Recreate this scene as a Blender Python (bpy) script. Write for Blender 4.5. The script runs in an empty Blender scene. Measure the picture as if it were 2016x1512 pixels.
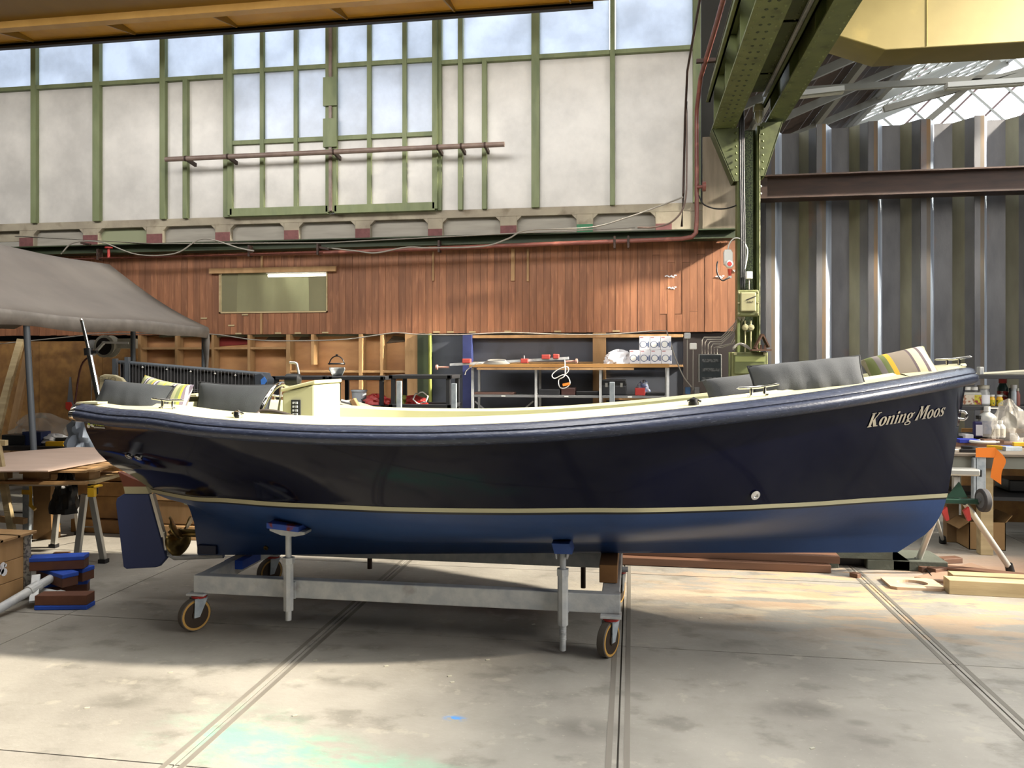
import bpy, math, random
from mathutils import Vector, Matrix, Euler
from mathutils.bvhtree import BVHTree
random.seed(7)
S = bpy.context.scene
COL = S.collection
R = math.radians
# ------------------------------------------------ camera, world, sun, roof and fill lights, exposure
TH = math.atan(.156); FPX = 1514.; HY = 712.; EYE = 1.55
cam = bpy.data.cameras.new('camera'); cam_o = bpy.data.objects.new('camera', cam); COL.objects.link(cam_o)
cam.sensor_width = 36; cam.lens = 36*FPX/2016; cam.shift_y = -(756-HY)/2016
cam_o.location = (0, 0, EYE); cam_o.rotation_euler = (R(90), 0, TH); cam.clip_end = 200
S.camera = cam_o
S.view_settings.view_transform = 'Standard'; S.view_settings.look = 'None'
S.view_settings.gamma = 1; S.view_settings.use_curve_mapping = False
S.view_settings.exposure = 0.0
w = bpy.data.worlds.new('sky'); S.world = w; w.use_nodes = True
wn = w.node_tree.nodes; bg = wn['Background']
bg.inputs[0].default_value = (.86, .93, 1, 1); bg.inputs[1].default_value = 4.5
SUN = Vector((1, -.05, .62)).normalized()
sl = bpy.data.lights.new('sun', 'SUN'); sl.energy = 15; sl.angle = R(2.2); sl.color = (1, .90, .74)
so = bpy.data.objects.new('sun', sl); COL.objects.link(so); so.rotation_euler = SUN.to_track_quat('Z', 'Y').to_euler()
def area_light(name, loc, sx, sy, e, col=(1, .97, .92), rot=(0, 0, 0)):
    l = bpy.data.lights.new(name, 'AREA'); l.shape = 'RECTANGLE'; l.size = sx; l.size_y = sy; l.energy = e; l.color = col
    o = bpy.data.objects.new(name, l); COL.objects.link(o); o.location = loc; o.rotation_euler = rot
    return o
area_light('roof_glazing_light', (-2, 6.2, 8.2), 10, 3.0, 280)
area_light('back_wall_fill', (-5, 3.5, 6.3), 12, 1.6, 690, (1, .97, .93), (R(84), 0, 0))  # added below the roof, aimed to brighten the back wall
area_light('camera_side_fill', (.2, -3.8, 7.6), 8, 2.5, 80, (1, .98, .95), (R(42), 0, 0))  # added weak fill from behind the camera
area_light('right_side_fill', (9.5, .4, 5.2), 3.6, 5.0, 1000, (1, .96, .90), (0, R(72), 0))  # added soft light from the right, no glazing stands there
o_ = area_light('front_floor_fill', (1.6, 1.6, 8.3), 7, 3.2, 320, (1, .97, .92)); o_.data.spread = R(75)  # added downlight with limited spread, brightens the front floor only
o_ = area_light('plank_stripe_fill', (10, 7.5, 8.2), .7, .7, 500, (1, .92, .78)); o_.data.spread = R(32); o_.rotation_euler = (Vector((10, 7.5, 8.2))-Vector((-.6, 9.9, 2.3))).to_track_quat('Z', 'Y').to_euler()  # added narrow beam, throws diagonal light across the planks
area_light('roof_glazing_light_aisle', (6.5, 7.5, 8.2), 4, 4, 120, (.9, .95, 1))
# ------------------------------------------------ pixel sight lines used to measure the place
c_, s_ = math.cos(TH), math.sin(TH)
def dr(px, py):
    u = (px-1008)/FPX; v = (HY-py)/FPX
    return Vector((u*c_-s_, u*s_+c_, v))
E0 = Vector((0, 0, EYE))
def PY(px, py, Y): a = dr(px, py); return E0+a*(Y/a.y)
def PX(px, py, X): a = dr(px, py); return E0+a*(X/a.x)
def PZ(px, py, z): a = dr(px, py); return E0+a*((z-EYE)/a.z)
def G(px, py): return PZ(px, py, 0)
def XY(px, Y): return PY(px, 700, Y).x
# ------------------------------------------------ materials
def lin(h):
    v = [int(h[i:i+2], 16)/255 for i in (0, 2, 4)]
    return tuple(x/12.92 if x < .04045 else ((x+.055)/1.055)**2.4 for x in v)+(1,)
def NT(m): m.use_nodes = True; return m.node_tree, m.node_tree.nodes, m.node_tree.links
MC = {}
def mat(name, col, rough=.6, metal=0., col2=None, sc=6., amt=.5, stretch=(1, 1, 1), bump=0., bsc=60., detail=6, rnd=0., coat=0., spec=.5, lo=.35, hi=.65, space='Object', trans=0., alpha=1., emit=None, es=0, dirt=None, dsc=1.5, dlo=.5, dhi=.7):
    if name in MC: return MC[name]
    m = bpy.data.materials.new(name); t, n, l = NT(m); b = n['Principled BSDF']; MC[name] = m
    b.inputs['Roughness'].default_value = rough; b.inputs['Metallic'].default_value = metal
    b.inputs['Specular IOR Level'].default_value = spec; b.inputs['Coat Weight'].default_value = coat; b.inputs['Coat Roughness'].default_value = .03
    b.inputs['Transmission Weight'].default_value = trans; b.inputs['Alpha'].default_value = alpha
    A = lin(col)
    if emit: b.inputs['Emission Color'].default_value = lin(emit); b.inputs['Emission Strength'].default_value = es
    tc = n.new('ShaderNodeTexCoord'); mp = n.new('ShaderNodeMapping'); mp.inputs['Scale'].default_value = stretch
    if space == 'World':
        ge = n.new('ShaderNodeNewGeometry'); l.new(ge.outputs['Position'], mp.inputs[0])
    else:
        l.new(tc.outputs[space], mp.inputs[0])
    cur = None
    if col2:
        no = n.new('ShaderNodeTexNoise'); no.inputs['Scale'].default_value = sc; no.inputs['Detail'].default_value = detail; l.new(mp.outputs[0], no.inputs['Vector'])
        if rnd:
            oi = n.new('ShaderNodeObjectInfo'); va = n.new('ShaderNodeVectorMath'); va.operation = 'MULTIPLY_ADD'
            l.new(oi.outputs['Random'], va.inputs[0]); va.inputs[1].default_value = (37, 11, 23); l.new(mp.outputs[0], va.inputs[2]); l.new(va.outputs[0], no.inputs['Vector'])
        rp = n.new('ShaderNodeValToRGB'); rp.color_ramp.elements[0].position = lo; rp.color_ramp.elements[1].position = hi
        rp.color_ramp.elements[0].color = A; B = lin(col2); rp.color_ramp.elements[1].color = tuple(A[i]*(1-amt*2)+B[i]*amt*2 if amt < .5 else B[i] for i in range(4))
        l.new(no.outputs[0], rp.inputs[0]); cur = rp.outputs[0]
    else:
        rg = n.new('ShaderNodeRGB'); rg.outputs[0].default_value = A; cur = rg.outputs[0]
    if dirt:
        n2 = n.new('ShaderNodeTexNoise'); n2.inputs['Scale'].default_value = dsc; n2.inputs['Detail'].default_value = 8
        l.new(mp.outputs[0], n2.inputs['Vector'])
        r2 = n.new('ShaderNodeMapRange'); r2.inputs[1].default_value = dlo; r2.inputs[2].default_value = dhi; l.new(n2.outputs[0], r2.inputs[0])
        mx = n.new('ShaderNodeMix'); mx.data_type = 'RGBA'; l.new(r2.outputs[0], mx.inputs[0]); l.new(cur, mx.inputs[6]); mx.inputs[7].default_value = lin(dirt); cur = mx.outputs[2]
    if rnd:
        oi = n.new('ShaderNodeObjectInfo'); hs = n.new('ShaderNodeHueSaturation'); mr = n.new('ShaderNodeMapRange')
        mr.inputs[3].default_value = 1-rnd; mr.inputs[4].default_value = 1+rnd; l.new(oi.outputs['Random'], mr.inputs[0]); l.new(mr.outputs[0], hs.inputs['Value']); l.new(cur, hs.inputs['Color']); cur = hs.outputs[0]
    l.new(cur, b.inputs['Base Color'])
    if bump:
        nb = n.new('ShaderNodeTexNoise'); nb.inputs['Scale'].default_value = bsc; nb.inputs['Detail'].default_value = 5; l.new(mp.outputs[0], nb.inputs['Vector'])
        bp = n.new('ShaderNodeBump'); bp.inputs['Strength'].default_value = bump; bp.inputs['Distance'].default_value = .02; l.new(nb.outputs[0], bp.inputs['Height']); l.new(bp.outputs[0], b.inputs['Normal'])
    return m
def striped(name, stops, axis=0, rep=1.0, rough=.9):
    m = bpy.data.materials.new(name); t, n, l = NT(m); b = n['Principled BSDF']; b.inputs['Roughness'].default_value = rough
    tc = n.new('ShaderNodeTexCoord'); sx = n.new('ShaderNodeSeparateXYZ'); l.new(tc.outputs['Object'], sx.inputs[0])
    mu = n.new('ShaderNodeMath'); mu.operation = 'MULTIPLY'; mu.inputs[1].default_value = rep; l.new(sx.outputs[axis], mu.inputs[0])
    fr = n.new('ShaderNodeMath'); fr.operation = 'FRACT'; l.new(mu.outputs[0], fr.inputs[0])
    rp = n.new('ShaderNodeValToRGB'); rp.color_ramp.interpolation = 'CONSTANT'; e = rp.color_ramp.elements
    while len(e) < len(stops): e.new(.5)
    for k, (p, cc) in enumerate(stops): e[k].position = p; e[k].color = lin(cc)
    l.new(fr.outputs[0], rp.inputs[0])
    nz = n.new('ShaderNodeTexNoise'); nz.inputs['Scale'].default_value = 400
    bp = n.new('ShaderNodeBump'); bp.inputs['Strength'].default_value = .2; l.new(nz.outputs[0], bp.inputs['Height']); l.new(bp.outputs[0], b.inputs['Normal'])
    l.new(rp.outputs[0], b.inputs['Base Color']); return m
# ------------------------------------------------ mesh builder
def basis(d):
    d = d.normalized(); a = Vector((0, 0, 1)) if abs(d.z) < .95 else Vector((1, 0, 0))
    x = d.cross(a).normalized(); return x, x.cross(d).normalized()
class MB:
    def __init__(s): s.v = []; s.f = []; s.m = []; s.cm = 0
    def slot(s, k): s.cm = k; return s
    def add(s, vs, fs):
        b = len(s.v); s.v += [Vector(p) for p in vs]; s.f += [tuple(i+b for i in f) for f in fs]; s.m += [s.cm]*len(fs); return s
    def b(s, x0, x1, y0, y1, z0, z1):
        return s.add([(x, y, z) for z in (z0, z1) for y in (y0, y1) for x in (x0, x1)], [(0, 2, 3, 1), (4, 5, 7, 6), (0, 1, 5, 4), (1, 3, 7, 5), (3, 2, 6, 7), (2, 0, 4, 6)])
    def bm(s, p, q, w, h, up=(0, 0, 1)):
        p = Vector(p); q = Vector(q); d = (q-p).normalized(); u = Vector(up)
        x = d.cross(u)
        if x.length < 1e-3: x = d.cross(Vector((0, 1, 0)))
        x.normalize(); u = x.cross(d).normalized()
        vs = [o+x*a*w/2+u*c*h/2 for o in (p, q) for c in (-1, 1) for a in (-1, 1)]
        return s.add(vs, [(0, 1, 3, 2), (4, 6, 7, 5), (0, 4, 5, 1), (1, 5, 7, 3), (3, 7, 6, 2), (2, 6, 4, 0)])
    def cy(s, p, q, r, r2=None, n=14, cap=True):
        p = Vector(p); q = Vector(q); x, y = basis(q-p); r2 = r if r2 is None else r2
        vs = [o+(x*math.cos(6.28318*i/n)+y*math.sin(6.28318*i/n))*rr for o, rr in ((p, r), (q, r2)) for i in range(n)]
        fs = [(i, (i+1) % n, n+(i+1) % n, n+i) for i in range(n)]
        if cap: fs += [tuple(range(n))[::-1], tuple(range(n, 2*n))]
        return s.add(vs, fs)
    def tube(s, pts, r, n=8, cap=True, closed=False):
        P = [Vector(p) for p in pts]; k = len(P); vs = []; px = None
        for i in range(k):
            a = P[(i-1) % k] if (closed or i) else P[i]; b = P[(i+1) % k] if (closed or i < k-1) else P[i]
            d = (b-a).normalized()
            if px is None: x, y = basis(d)
            else:
                x = px-d*px.dot(d)
                x = x.normalized() if x.length > 1e-4 else basis(d)[0]
                y = d.cross(x).normalized()
            px = x; rr = r[i] if isinstance(r, (list, tuple)) else r
            vs += [P[i]+(x*math.cos(6.28318*j/n)+y*math.sin(6.28318*j/n))*rr for j in range(n)]
        fs = []
        for i in range(k if closed else k-1):
            i2 = (i+1) % k
            fs += [(i*n+j, i*n+(j+1) % n, i2*n+(j+1) % n, i2*n+j) for j in range(n)]
        if cap and not closed: fs += [tuple(range(n))[::-1], tuple(range((k-1)*n, k*n))]
        return s.add(vs, fs)
    def prism(s, poly, ax, a0, a1):
        n = len(poly); o = {'x': lambda p, a: (a, p[0], p[1]), 'y': lambda p, a: (p[0], a, p[1]), 'z': lambda p, a: (p[0], p[1], a)}[ax]
        return s.add([o(p, a) for a in (a0, a1) for p in poly], [tuple(range(n)), tuple(range(n, 2*n))[::-1]]+[(i, n+i, n+(i+1) % n, (i+1) % n) for i in range(n)])
    def lathe(s, prof, c, n=24, ax='z', cap=True):
        c = Vector(c); vs = []
        for r, z in prof:
            for i in range(n):
                a = 6.28318*i/n; u, v = r*math.cos(a), r*math.sin(a)
                vs.append(c+Vector({'z': (u, v, z), 'y': (u, z, v), 'x': (z, u, v)}[ax]))
        k = len(prof); fs = [(i*n+j, i*n+(j+1) % n, (i+1)*n+(j+1) % n, (i+1)*n+j) for i in range(k-1) for j in range(n)]
        if cap: fs += [tuple(range(n)), tuple(range((k-1)*n, k*n))]
        return s.add(vs, fs)
    def grid(s, rows, close_u=False, close_v=False):
        k = len(rows); n = len(rows[0]); fs = []
        for i in range(k if close_v else k-1):
            for j in range(n if close_u else n-1):
                fs.append((i*n+j, i*n+(j+1) % n, ((i+1) % k)*n+(j+1) % n, ((i+1) % k)*n+j))
        return s.add([p for r in rows for p in r], fs)
    def obj(s, name, m, parent=None, smooth=0, bevel=0., solid=0., org=None, sub=0):
        if parent is not None: o0 = WL[parent.name]
        elif org is not None: o0 = Vector(org)
        else:
            xs = [p.x for p in s.v]; ys = [p.y for p in s.v]; zs = [p.z for p in s.v]
            o0 = Vector(((min(xs)+max(xs))/2, (min(ys)+max(ys))/2, min(zs)))
        me = bpy.data.meshes.new(name); me.from_pydata([tuple(p-o0) for p in s.v], [], s.f)
        ms = m if isinstance(m, (list, tuple)) else [m]
        for x in ms: me.materials.append(x)
        me.polygons.foreach_set('material_index', [min(k, len(ms)-1) for k in s.m])
        import bmesh
        bb = bmesh.new(); bb.from_mesh(me); bmesh.ops.recalc_face_normals(bb, faces=bb.faces); bb.to_mesh(me); bb.free()
        if smooth:
            me.polygons.foreach_set('use_smooth', [True]*len(me.polygons))
            if smooth < 180: me.set_sharp_from_angle(angle=R(smooth))
        o = bpy.data.objects.new(name, me); COL.objects.link(o)
        if parent is not None: o.parent = parent
        else: o.location = o0
        WL[o.name] = o0
        if bevel:
            bv = o.modifiers.new('b', 'BEVEL'); bv.width = bevel; bv.segments = 2; bv.limit_method = 'ANGLE'; bv.angle_limit = R(40)
        if solid:
            sd = o.modifiers.new('s', 'SOLIDIFY'); sd.thickness = solid; sd.offset = 0
        return o
WL = {}
def tag(o, label=None, cat=None, group=None, kind=None):
    for k, v in (('label', label), ('category', cat), ('group', group), ('kind', kind)):
        if v: o[k] = v
    return o
def thing(name, label, cat, loc, group=None, kind=None):
    o = bpy.data.objects.new(name, None); COL.objects.link(o); o.location = loc; WL[o.name] = Vector(loc); o.empty_display_size = .1
    return tag(o, label, cat, group, kind)
def struct(name, loc=(0, 0, 0)): return thing(name, None, None, loc, kind='structure')
def dup(o, loc=None, rz=None, parent=None, label=None):
    q = o.copy(); COL.objects.link(q); q.parent = parent
    if loc is not None: q.location = loc
    if rz is not None: q.rotation_euler = (0, 0, rz)
    if label: q['label'] = label
    WL[q.name] = Vector(q.location)
    for ch in list(o.children): dup(ch, parent=q)
    return q
def cat(pts, n=8):
    P = [Vector(p) for p in pts]; P = [P[0]*2-P[1]]+P+[P[-1]*2-P[-2]]; out = []
    for i in range(1, len(P)-2):
        a, b, c, d = P[i-1:i+3]
        for k in range(n):
            t = k/n; out.append(.5*((2*b)+(c-a)*t+(2*a-5*b+4*c-d)*t*t+(3*b-a-3*c+d)*t**3))
    return out+[P[-2]]
# ------------------------------------------------ palette
M = {}
M['navy'] = mat('navy_gloss_hull_paint', '02041a', .08, coat=0., spec=.19)
M['blue'] = mat('blue_antifouling', '1c3763', .42, col2='203e6e', sc=3, bump=.03, bsc=30)
M['cream'] = mat('cream_gelcoat', 'c2be9a', .35, col2='c6c29f', sc=2, bump=.02, bsc=300)
M['creamg'] = mat('cream_green_gelcoat', 'bcbb98', .35, col2='b5b491', sc=3)
M['stripe'] = mat('cream_stripe_paint', 'aea888', .3)
M['black'] = mat('black_plastic', '101114', .4)
M['boot'] = mat('dark_boot_edge', '04050a', .4)
M['fender'] = mat('navy_scuffed_fender', '262b3b', .27, col2='2e3446', sc=14, stretch=(1, 4, 6), bump=.15, bsc=40, dirt='5a6172', dsc=26, dlo=.6, dhi=.82)
M['chrome'] = mat('chrome', 'dcdad6', .12, 1)
M['bronze'] = mat('bronze', '9a8350', .35, 1, col2='6e5a34', sc=20)
M['galv'] = mat('galvanised_steel', 'bbbcba', .5, .15, col2='a4a7aa', sc=14, bump=.1, bsc=40, dirt='6a5a50', dsc=5, dlo=.6, dhi=.8)
M['galvp'] = mat('galvanised_bright', 'a9b0b6', .5, .4, col2='8e98a0', sc=20)
M['alu'] = mat('brushed_aluminium', 'b8b8b4', .35, .8)
M['rubber'] = mat('grey_rubber', '4a443d', .7, col2='554e45', sc=12)
M['poly'] = mat('yellow_polyurethane', 'a8813d', .5)
M['red'] = mat('red_paint', '9c2a26', .5)
M['padblue'] = mat('blue_pad', '1b47a8', .7, col2='173c92', sc=12)
M['cloth'] = mat('grey_canvas_cushion', '2b2e32', .95, col2='313539', sc=9, bump=.25, bsc=420)
M['cloth2'] = mat('light_grey_canvas_cushion', '45474a', .95, col2='4d4f52', sc=9, bump=.25, bsc=420)
M['piping'] = mat('dark_piping', '15171b', .8)
M['conc'] = mat('floor_concrete', '858073', .72)
M['wall_conc'] = mat('cast_concrete', 'a39a86', .85, col2='8d8474', sc=3, bump=.15, bsc=30, dirt='6b5f4e', dsc=4, dlo=.55, dhi=.75)
M['niche'] = mat('grey_niche_board', '9c978c', .8, col2='8f8a80', sc=2, stretch=(1, 1, 8))
M['maroon'] = mat('maroon_paint_patch', '66403f', .8, col2='744a48', sc=20)
M['greenpatch'] = mat('green_paint_patch', '3f7a58', .8)
M['gpaint'] = mat('sage_green_window_paint', '6c7550', .6, col2='767f5c', sc=8, dirt='5b6647', dsc=7, dlo=.5, dhi=.75, stretch=(1, 1, .3))
M['gsteel'] = mat('olive_green_steel', '474d2a', .5, col2='3c4223', sc=5, bump=.08, bsc=20, dirt='2d3018', dsc=5, dlo=.55, dhi=.75)
M['gdark'] = mat('dark_green_steel', '2c371c', .6, col2='222b17', sc=4)
M['gbeam'] = mat('pale_green_steel', '5f673c', .5, col2='525a33', sc=6, dirt='3a401f', dsc=6, dlo=.58, dhi=.75)
M['wood'] = mat('redbrown_plank', '8c5d3f', .6, col2='734930', sc=5, stretch=(3, 3, .35), rnd=.20, bump=.08, bsc=30, lo=.3, hi=.7, dirt='a87452', dsc=9, dlo=.55, dhi=.85)
M['pine'] = mat('pine_timber', 'a28058', .65, col2='8e6e47', sc=5, stretch=(2, 2, .5), rnd=.12, bump=.05, bsc=30)
M['pinex'] = mat('pale_new_timber', 'b3a07a', .7, col2='9c8a66', sc=6, stretch=(.4, 3, 3), rnd=.1, bump=.06, bsc=30)
M['hard'] = mat('redbrown_hardwood', '664735', .6, col2='553a2a', sc=6, stretch=(.3, 3, 3), rnd=.1)
M['ply'] = mat('plywood_sheet', 'b88a5c', .7, col2='a87a4e', sc=3, stretch=(1, 1, 2.5), rnd=.05, dirt='96694a', dsc=2, dlo=.5, dhi=.8)
M['osb'] = mat('old_plywood', '8a6534', .75, col2='735028', sc=9, rnd=.1, dirt='5c3f20', dsc=3, dlo=.5, dhi=.75, bump=.05, bsc=60)
M['board'] = mat('pinkish_plywood_table', 'b8a294', .6, col2='b09a8b', sc=2, stretch=(1, 4, 1))
M['panel'] = mat('blue_grey_panel', '3a3e48', .6, col2='444851', sc=1.5, rnd=.05, dirt='33363c', dsc=3)
M['bluepost'] = mat('blue_painted_post', '242c5a', .6, col2='2d3668', sc=6)
M['ypipe'] = mat('yellow_green_pipe', '7a7f38', .5)
M['redpipe'] = mat('oxide_red_pipe', '7a483f', .45, col2='6c3d35', sc=8, dirt='a86a58', dsc=6, dlo=.55, dhi=.8)
M['greyrail'] = mat('grey_brown_pipe', '7c6b62', .45, col2='6c5a52', sc=9)
M['cable'] = mat('pale_cable', '8c8880', .6)
M['cabled'] = mat('black_cable', '1c1c1e', .5)
M['yellow'] = mat('yellow_crane_paint', '8a681f', .5, col2='805f1b', sc=2, dirt='7d5a1c', dsc=2.5, dlo=.55, dhi=.8)  # crane paint, toned down for the girder's shaded underside
M['yellow2'] = mat('faded_yellow_crane_paint', '655827', .55, col2='6c5f2e', sc=3, dirt='7e6c34', dsc=3, dlo=.6, dhi=.85)
M['rust'] = mat('rust_brown_steel', '3e2c24', .55, .3, col2='2e211c', sc=6, stretch=(.5, 3, 3))
M['railedge'] = mat('dark_steel_edge', '2b2420', .6)
M['tent'] = mat('grey_tent_cloth', '7c756e', .85, col2='736c66', sc=2, dirt='7b736c', dsc=3.5, dlo=.55, dhi=.8)
M['tentv'] = mat('dusty_tent_valance', '706a64', .9, col2='827c75', sc=7, dirt='6e6862', dsc=5, dlo=.5, dhi=.75)
M['gpole'] = mat('grey_painted_pole', '5c6268', .45, .2)
M['white'] = mat('white_plastic', 'd4d4cf', .45)
M['offw'] = mat('dirty_white_plastic', 'a8a598', .5, col2='95927f', sc=9)
M['cardw'] = mat('white_carton', 'd2d2d6', .6)
M['cardb'] = mat('brown_cardboard', '8f7048', .8, col2='84663f', sc=4)
M['boxgreen'] = mat('olive_switchgear', '6f7248', .5, col2='62653e', sc=8, dirt='4d4f30', dsc=9, dlo=.6, dhi=.75)
M['boxcream'] = mat('khaki_switch_lid', '9c9772', .5, col2='8b8664', sc=8)
M['darkpanel'] = mat('dark_redbrown_board', '1c1210', .7)
M['smoke'] = mat('smoked_meter_box', '3a4044', .2, col2='2e3438', sc=5)
M['orange'] = mat('orange_sanding_paper', 'd8741c', .8)
M['grayblk'] = mat('grey_concrete_block', '4e5248', .8, col2='44483f', sc=6, bump=.1)
M['film'] = mat('clear_plastic_film', 'cfcac0', .15, alpha=.30)
M['roof'] = mat('dark_roof_board', '3a2a20', .8, col2='2a1e17', sc=4, rnd=.25)
M['hall'] = mat('dim_hall_wall', '2e2d2a', .9)
M['steelw'] = mat('pale_roof_steel', '7d7c74', .5)
M['shelfst'] = mat('grey_shelf_steel', '6d6e70', .5, .3)
M['shelfdk'] = mat('dark_shelf_steel', '2c2d30', .45, .2)
M['blkcloth'] = mat('black_screen_cloth', '0e0d0d', .85)
M['tyre'] = mat('grey_tyre', '39383a', .8)
M['dgreen'] = mat('dark_green_stand', '12382a', .4)
M['yplast'] = mat('yellow_plastic', 'd2a51e', .45)
M['letter'] = mat('beige_lettering', 'a49b8a', .5)
# floor concrete with stains and sawdust, all tied to the world position
def floor_mat():
    m = M['conc']; t, n, l = NT(m); b = n['Principled BSDF']
    ge = n.new('ShaderNodeNewGeometry'); P = ge.outputs['Position']
    def noise(sc, st=(1, 1, 1), det=8, rough=.6, off=(0, 0, 0)):
        mp = n.new('ShaderNodeMapping'); mp.inputs['Scale'].default_value = st; mp.inputs['Location'].default_value = off; l.new(P, mp.inputs[0])
        x = n.new('ShaderNodeTexNoise'); x.inputs['Scale'].default_value = sc; x.inputs['Detail'].default_value = det; x.inputs['Roughness'].default_value = rough; l.new(mp.outputs[0], x.inputs['Vector']); return x.outputs[0]
    def mr(x, a, b2, c=0., d=1.):
        k = n.new('ShaderNodeMapRange'); k.interpolation_type = 'SMOOTHSTEP'; l.new(x, k.inputs[0])
        for i, v in enumerate((a, b2, c, d)): k.inputs[i+1].default_value = v
        return k.outputs[0]
    def mul(x, y, op='MULTIPLY'):
        k = n.new('ShaderNodeMath'); k.operation = op; k.use_clamp = True
        l.new(x, k.inputs[0])
        if isinstance(y, float): k.inputs[1].default_value = y
        else: l.new(y, k.inputs[1])
        return k.outputs[0]
    def mix(f, a, c):
        k = n.new('ShaderNodeMix'); k.data_type = 'RGBA'; l.new(f, k.inputs[0]); l.new(a, k.inputs[6]); k.inputs[7].default_value = lin(c); return k.outputs[2]
    def blob(cx, cy, rx, ry):
        mp = n.new('ShaderNodeMapping'); mp.vector_type = 'POINT'; mp.inputs['Location'].default_value = (-cx/rx, -cy/ry, 0); mp.inputs['Scale'].default_value = (1/rx, 1/ry, 0); l.new(P, mp.inputs[0])
        ln = n.new('ShaderNodeVectorMath'); ln.operation = 'LENGTH'; l.new(mp.outputs[0], ln.inputs[0]); return mr(ln.outputs['Value'], 1., .15)
    rp = n.new('ShaderNodeValToRGB'); e = rp.color_ramp.elements
    e[0].position = .32; e[0].color = lin('726e67'); e[1].position = .68; e[1].color = lin('98948b')
    l.new(noise(.9), rp.inputs[0]); cur = rp.outputs[0]
    cur = mix(mul(mr(noise(3.2, (1, 1.5, 1), off=(3, 1, 0)), .52, .68), .55), cur, '5d5a52')
    cur = mix(mul(mr(noise(6, (1, 1.2, 1), off=(9, 4, 0)), .60, .66), .35), cur, 'a39d8e')
    cur = mix(mul(mr(noise(45, off=(2, 2, 0)), .62, .72), .35), cur, 'b0aa9c')
    # sawdust lying on the right half
    sd = mr(noise(2.6, (.55, 2.2, 1), 9, .68, (5, 5, 0)), .47, .53)
    area = blob(1.9, 5.6, 2.5, 1.55)
    cur = mix(mul(mul(sd, area), .95), cur, 'ab9073')
    cur = mix(mul(blob(2.9, 6.1, 1.5, .85), .8), cur, '8f725e')
    cur = mix(mul(mul(mr(noise(3, (.6, 2, 1), 8, .6, (1, 7, 0)), .48, .58), blob(.8, 5.2, 1.6, .6)), .6), cur, 'b3a68e')
    # green and blue pigment, dark smudges
    g = mul(mr(noise(4, (1, 1.8, 1), 8, .65, (8, 8, 0)), .40, .62), .9)
    for bx_, by_, rx, ry in ((-1.68, 2.98, .42, .34), (-1.05, 2.75, .7, .28), (-1.35, 2.9, .4, .25)):
        cur = mix(mul(mul(g, blob(bx_, by_, rx, ry)), .85), cur, '6fa68c')
    bq = G(895, 1414); cur = mix(mul(mul(blob(bq.x, bq.y, .07, .035), mr(noise(22), .4, .5)), 1.), cur, '3f7fc0')
    for a, bb, rx, ry in ((250, 1378, .17, .09), (675, 1342, .17, .06), (730, 1275, .1, .05), (1580, 1397, .2, .08), (1160, 1435, .18, .09), (1690, 1423, .06, .03), (1020, 1215, .5, .25), (400, 1215, .3, .15), (1440, 1235, .3, .06)):
        q = G(a, bb); cur = mix(mul(mul(blob(q.x, q.y, rx*1.3, ry*1.5), mr(noise(9), .3, .5)), .5), cur, '55524a')
    l.new(cur, b.inputs['Base Color']); b.inputs['Roughness'].default_value = .62
    bp = n.new('ShaderNodeBump'); bp.inputs['Strength'].default_value = .25; bp.inputs['Distance'].default_value = .01; l.new(noise(30), bp.inputs['Height']); l.new(bp.outputs[0], b.inputs['Normal'])
floor_mat()
# frosted glazing: lets some daylight through and is lit from inside
def frosted(name, col, tr):
    m = bpy.data.materials.new(name); t, n, l = NT(m); n.clear()
    out = n.new('ShaderNodeOutputMaterial'); d = n.new('ShaderNodeBsdfDiffuse'); tr_ = n.new('ShaderNodeBsdfTranslucent'); mx = n.new('ShaderNodeMixShader'); mx.inputs[0].default_value = tr
    ge = n.new('ShaderNodeNewGeometry'); no = n.new('ShaderNodeTexNoise'); no.inputs['Scale'].default_value = 1.6; no.inputs['Detail'].default_value = 9; no.inputs['Roughness'].default_value = .65; l.new(ge.outputs['Position'], no.inputs['Vector'])
    rp = n.new('ShaderNodeValToRGB'); A = lin(col); rp.color_ramp.elements[0].color = tuple(x*.8 for x in A[:3])+(1,); rp.color_ramp.elements[1].color = A; rp.color_ramp.elements[0].position = .35; rp.color_ramp.elements[1].position = .62
    l.new(no.outputs[0], rp.inputs[0]); l.new(rp.outputs[0], d.inputs[0]); l.new(rp.outputs[0], tr_.inputs[0])
    g = n.new('ShaderNodeBsdfGlossy'); g.inputs['Roughness'].default_value = .35; m2 = n.new('ShaderNodeMixShader'); m2.inputs[0].default_value = .06
    l.new(d.outputs[0], mx.inputs[1]); l.new(tr_.outputs[0], mx.inputs[2]); l.new(mx.outputs[0], m2.inputs[1]); l.new(g.outputs[0], m2.inputs[2]); l.new(m2.outputs[0], out.inputs[0])
    return m
M['pane'] = frosted('frosted_white_pane', 'dedad4', .38)
M['paneu'] = frosted('frosted_upper_pane', 'e2e8f2', .86)
M['pane2'] = frosted('frosted_clear_pane', 'dce2ec', .6)
# ================================================ THE SETTING
# floor: cast slabs with open joints
fl = MB().b(-11, 19, -7, 22, -.1, -.012).obj('floor', mat('joint_dirt', '3a362f', .9)); tag(fl, kind='structure')
XJ = [-11]+[-.055+1.683*k for k in range(-5, 12)]
YJ = [-7, -3.5, -1, 1.2, 2.72, 4.235, 5.69, 7.6, 9.85, 14, 22]
for i in range(len(XJ)-1):
    for j in range(len(YJ)-1):
        g = .004
        MB().b(XJ[i]+g, XJ[i+1]-g, YJ[j]+g, YJ[j+1]-g, -.012, random.uniform(-.001, .0005)).obj('slab', M['conc'], fl)
for x in (XJ[5], XJ[6], XJ[7]):
    for dx in (-.035, .035):
        MB().b(x+dx-.012, x+dx+.012, 1.2, 9, -.011, .0012).obj('joint_strip', mat('worn_joint_edge', '5a564e', .7, col2='757067', sc=3, stretch=(1, .2, 1)), fl)
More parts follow.
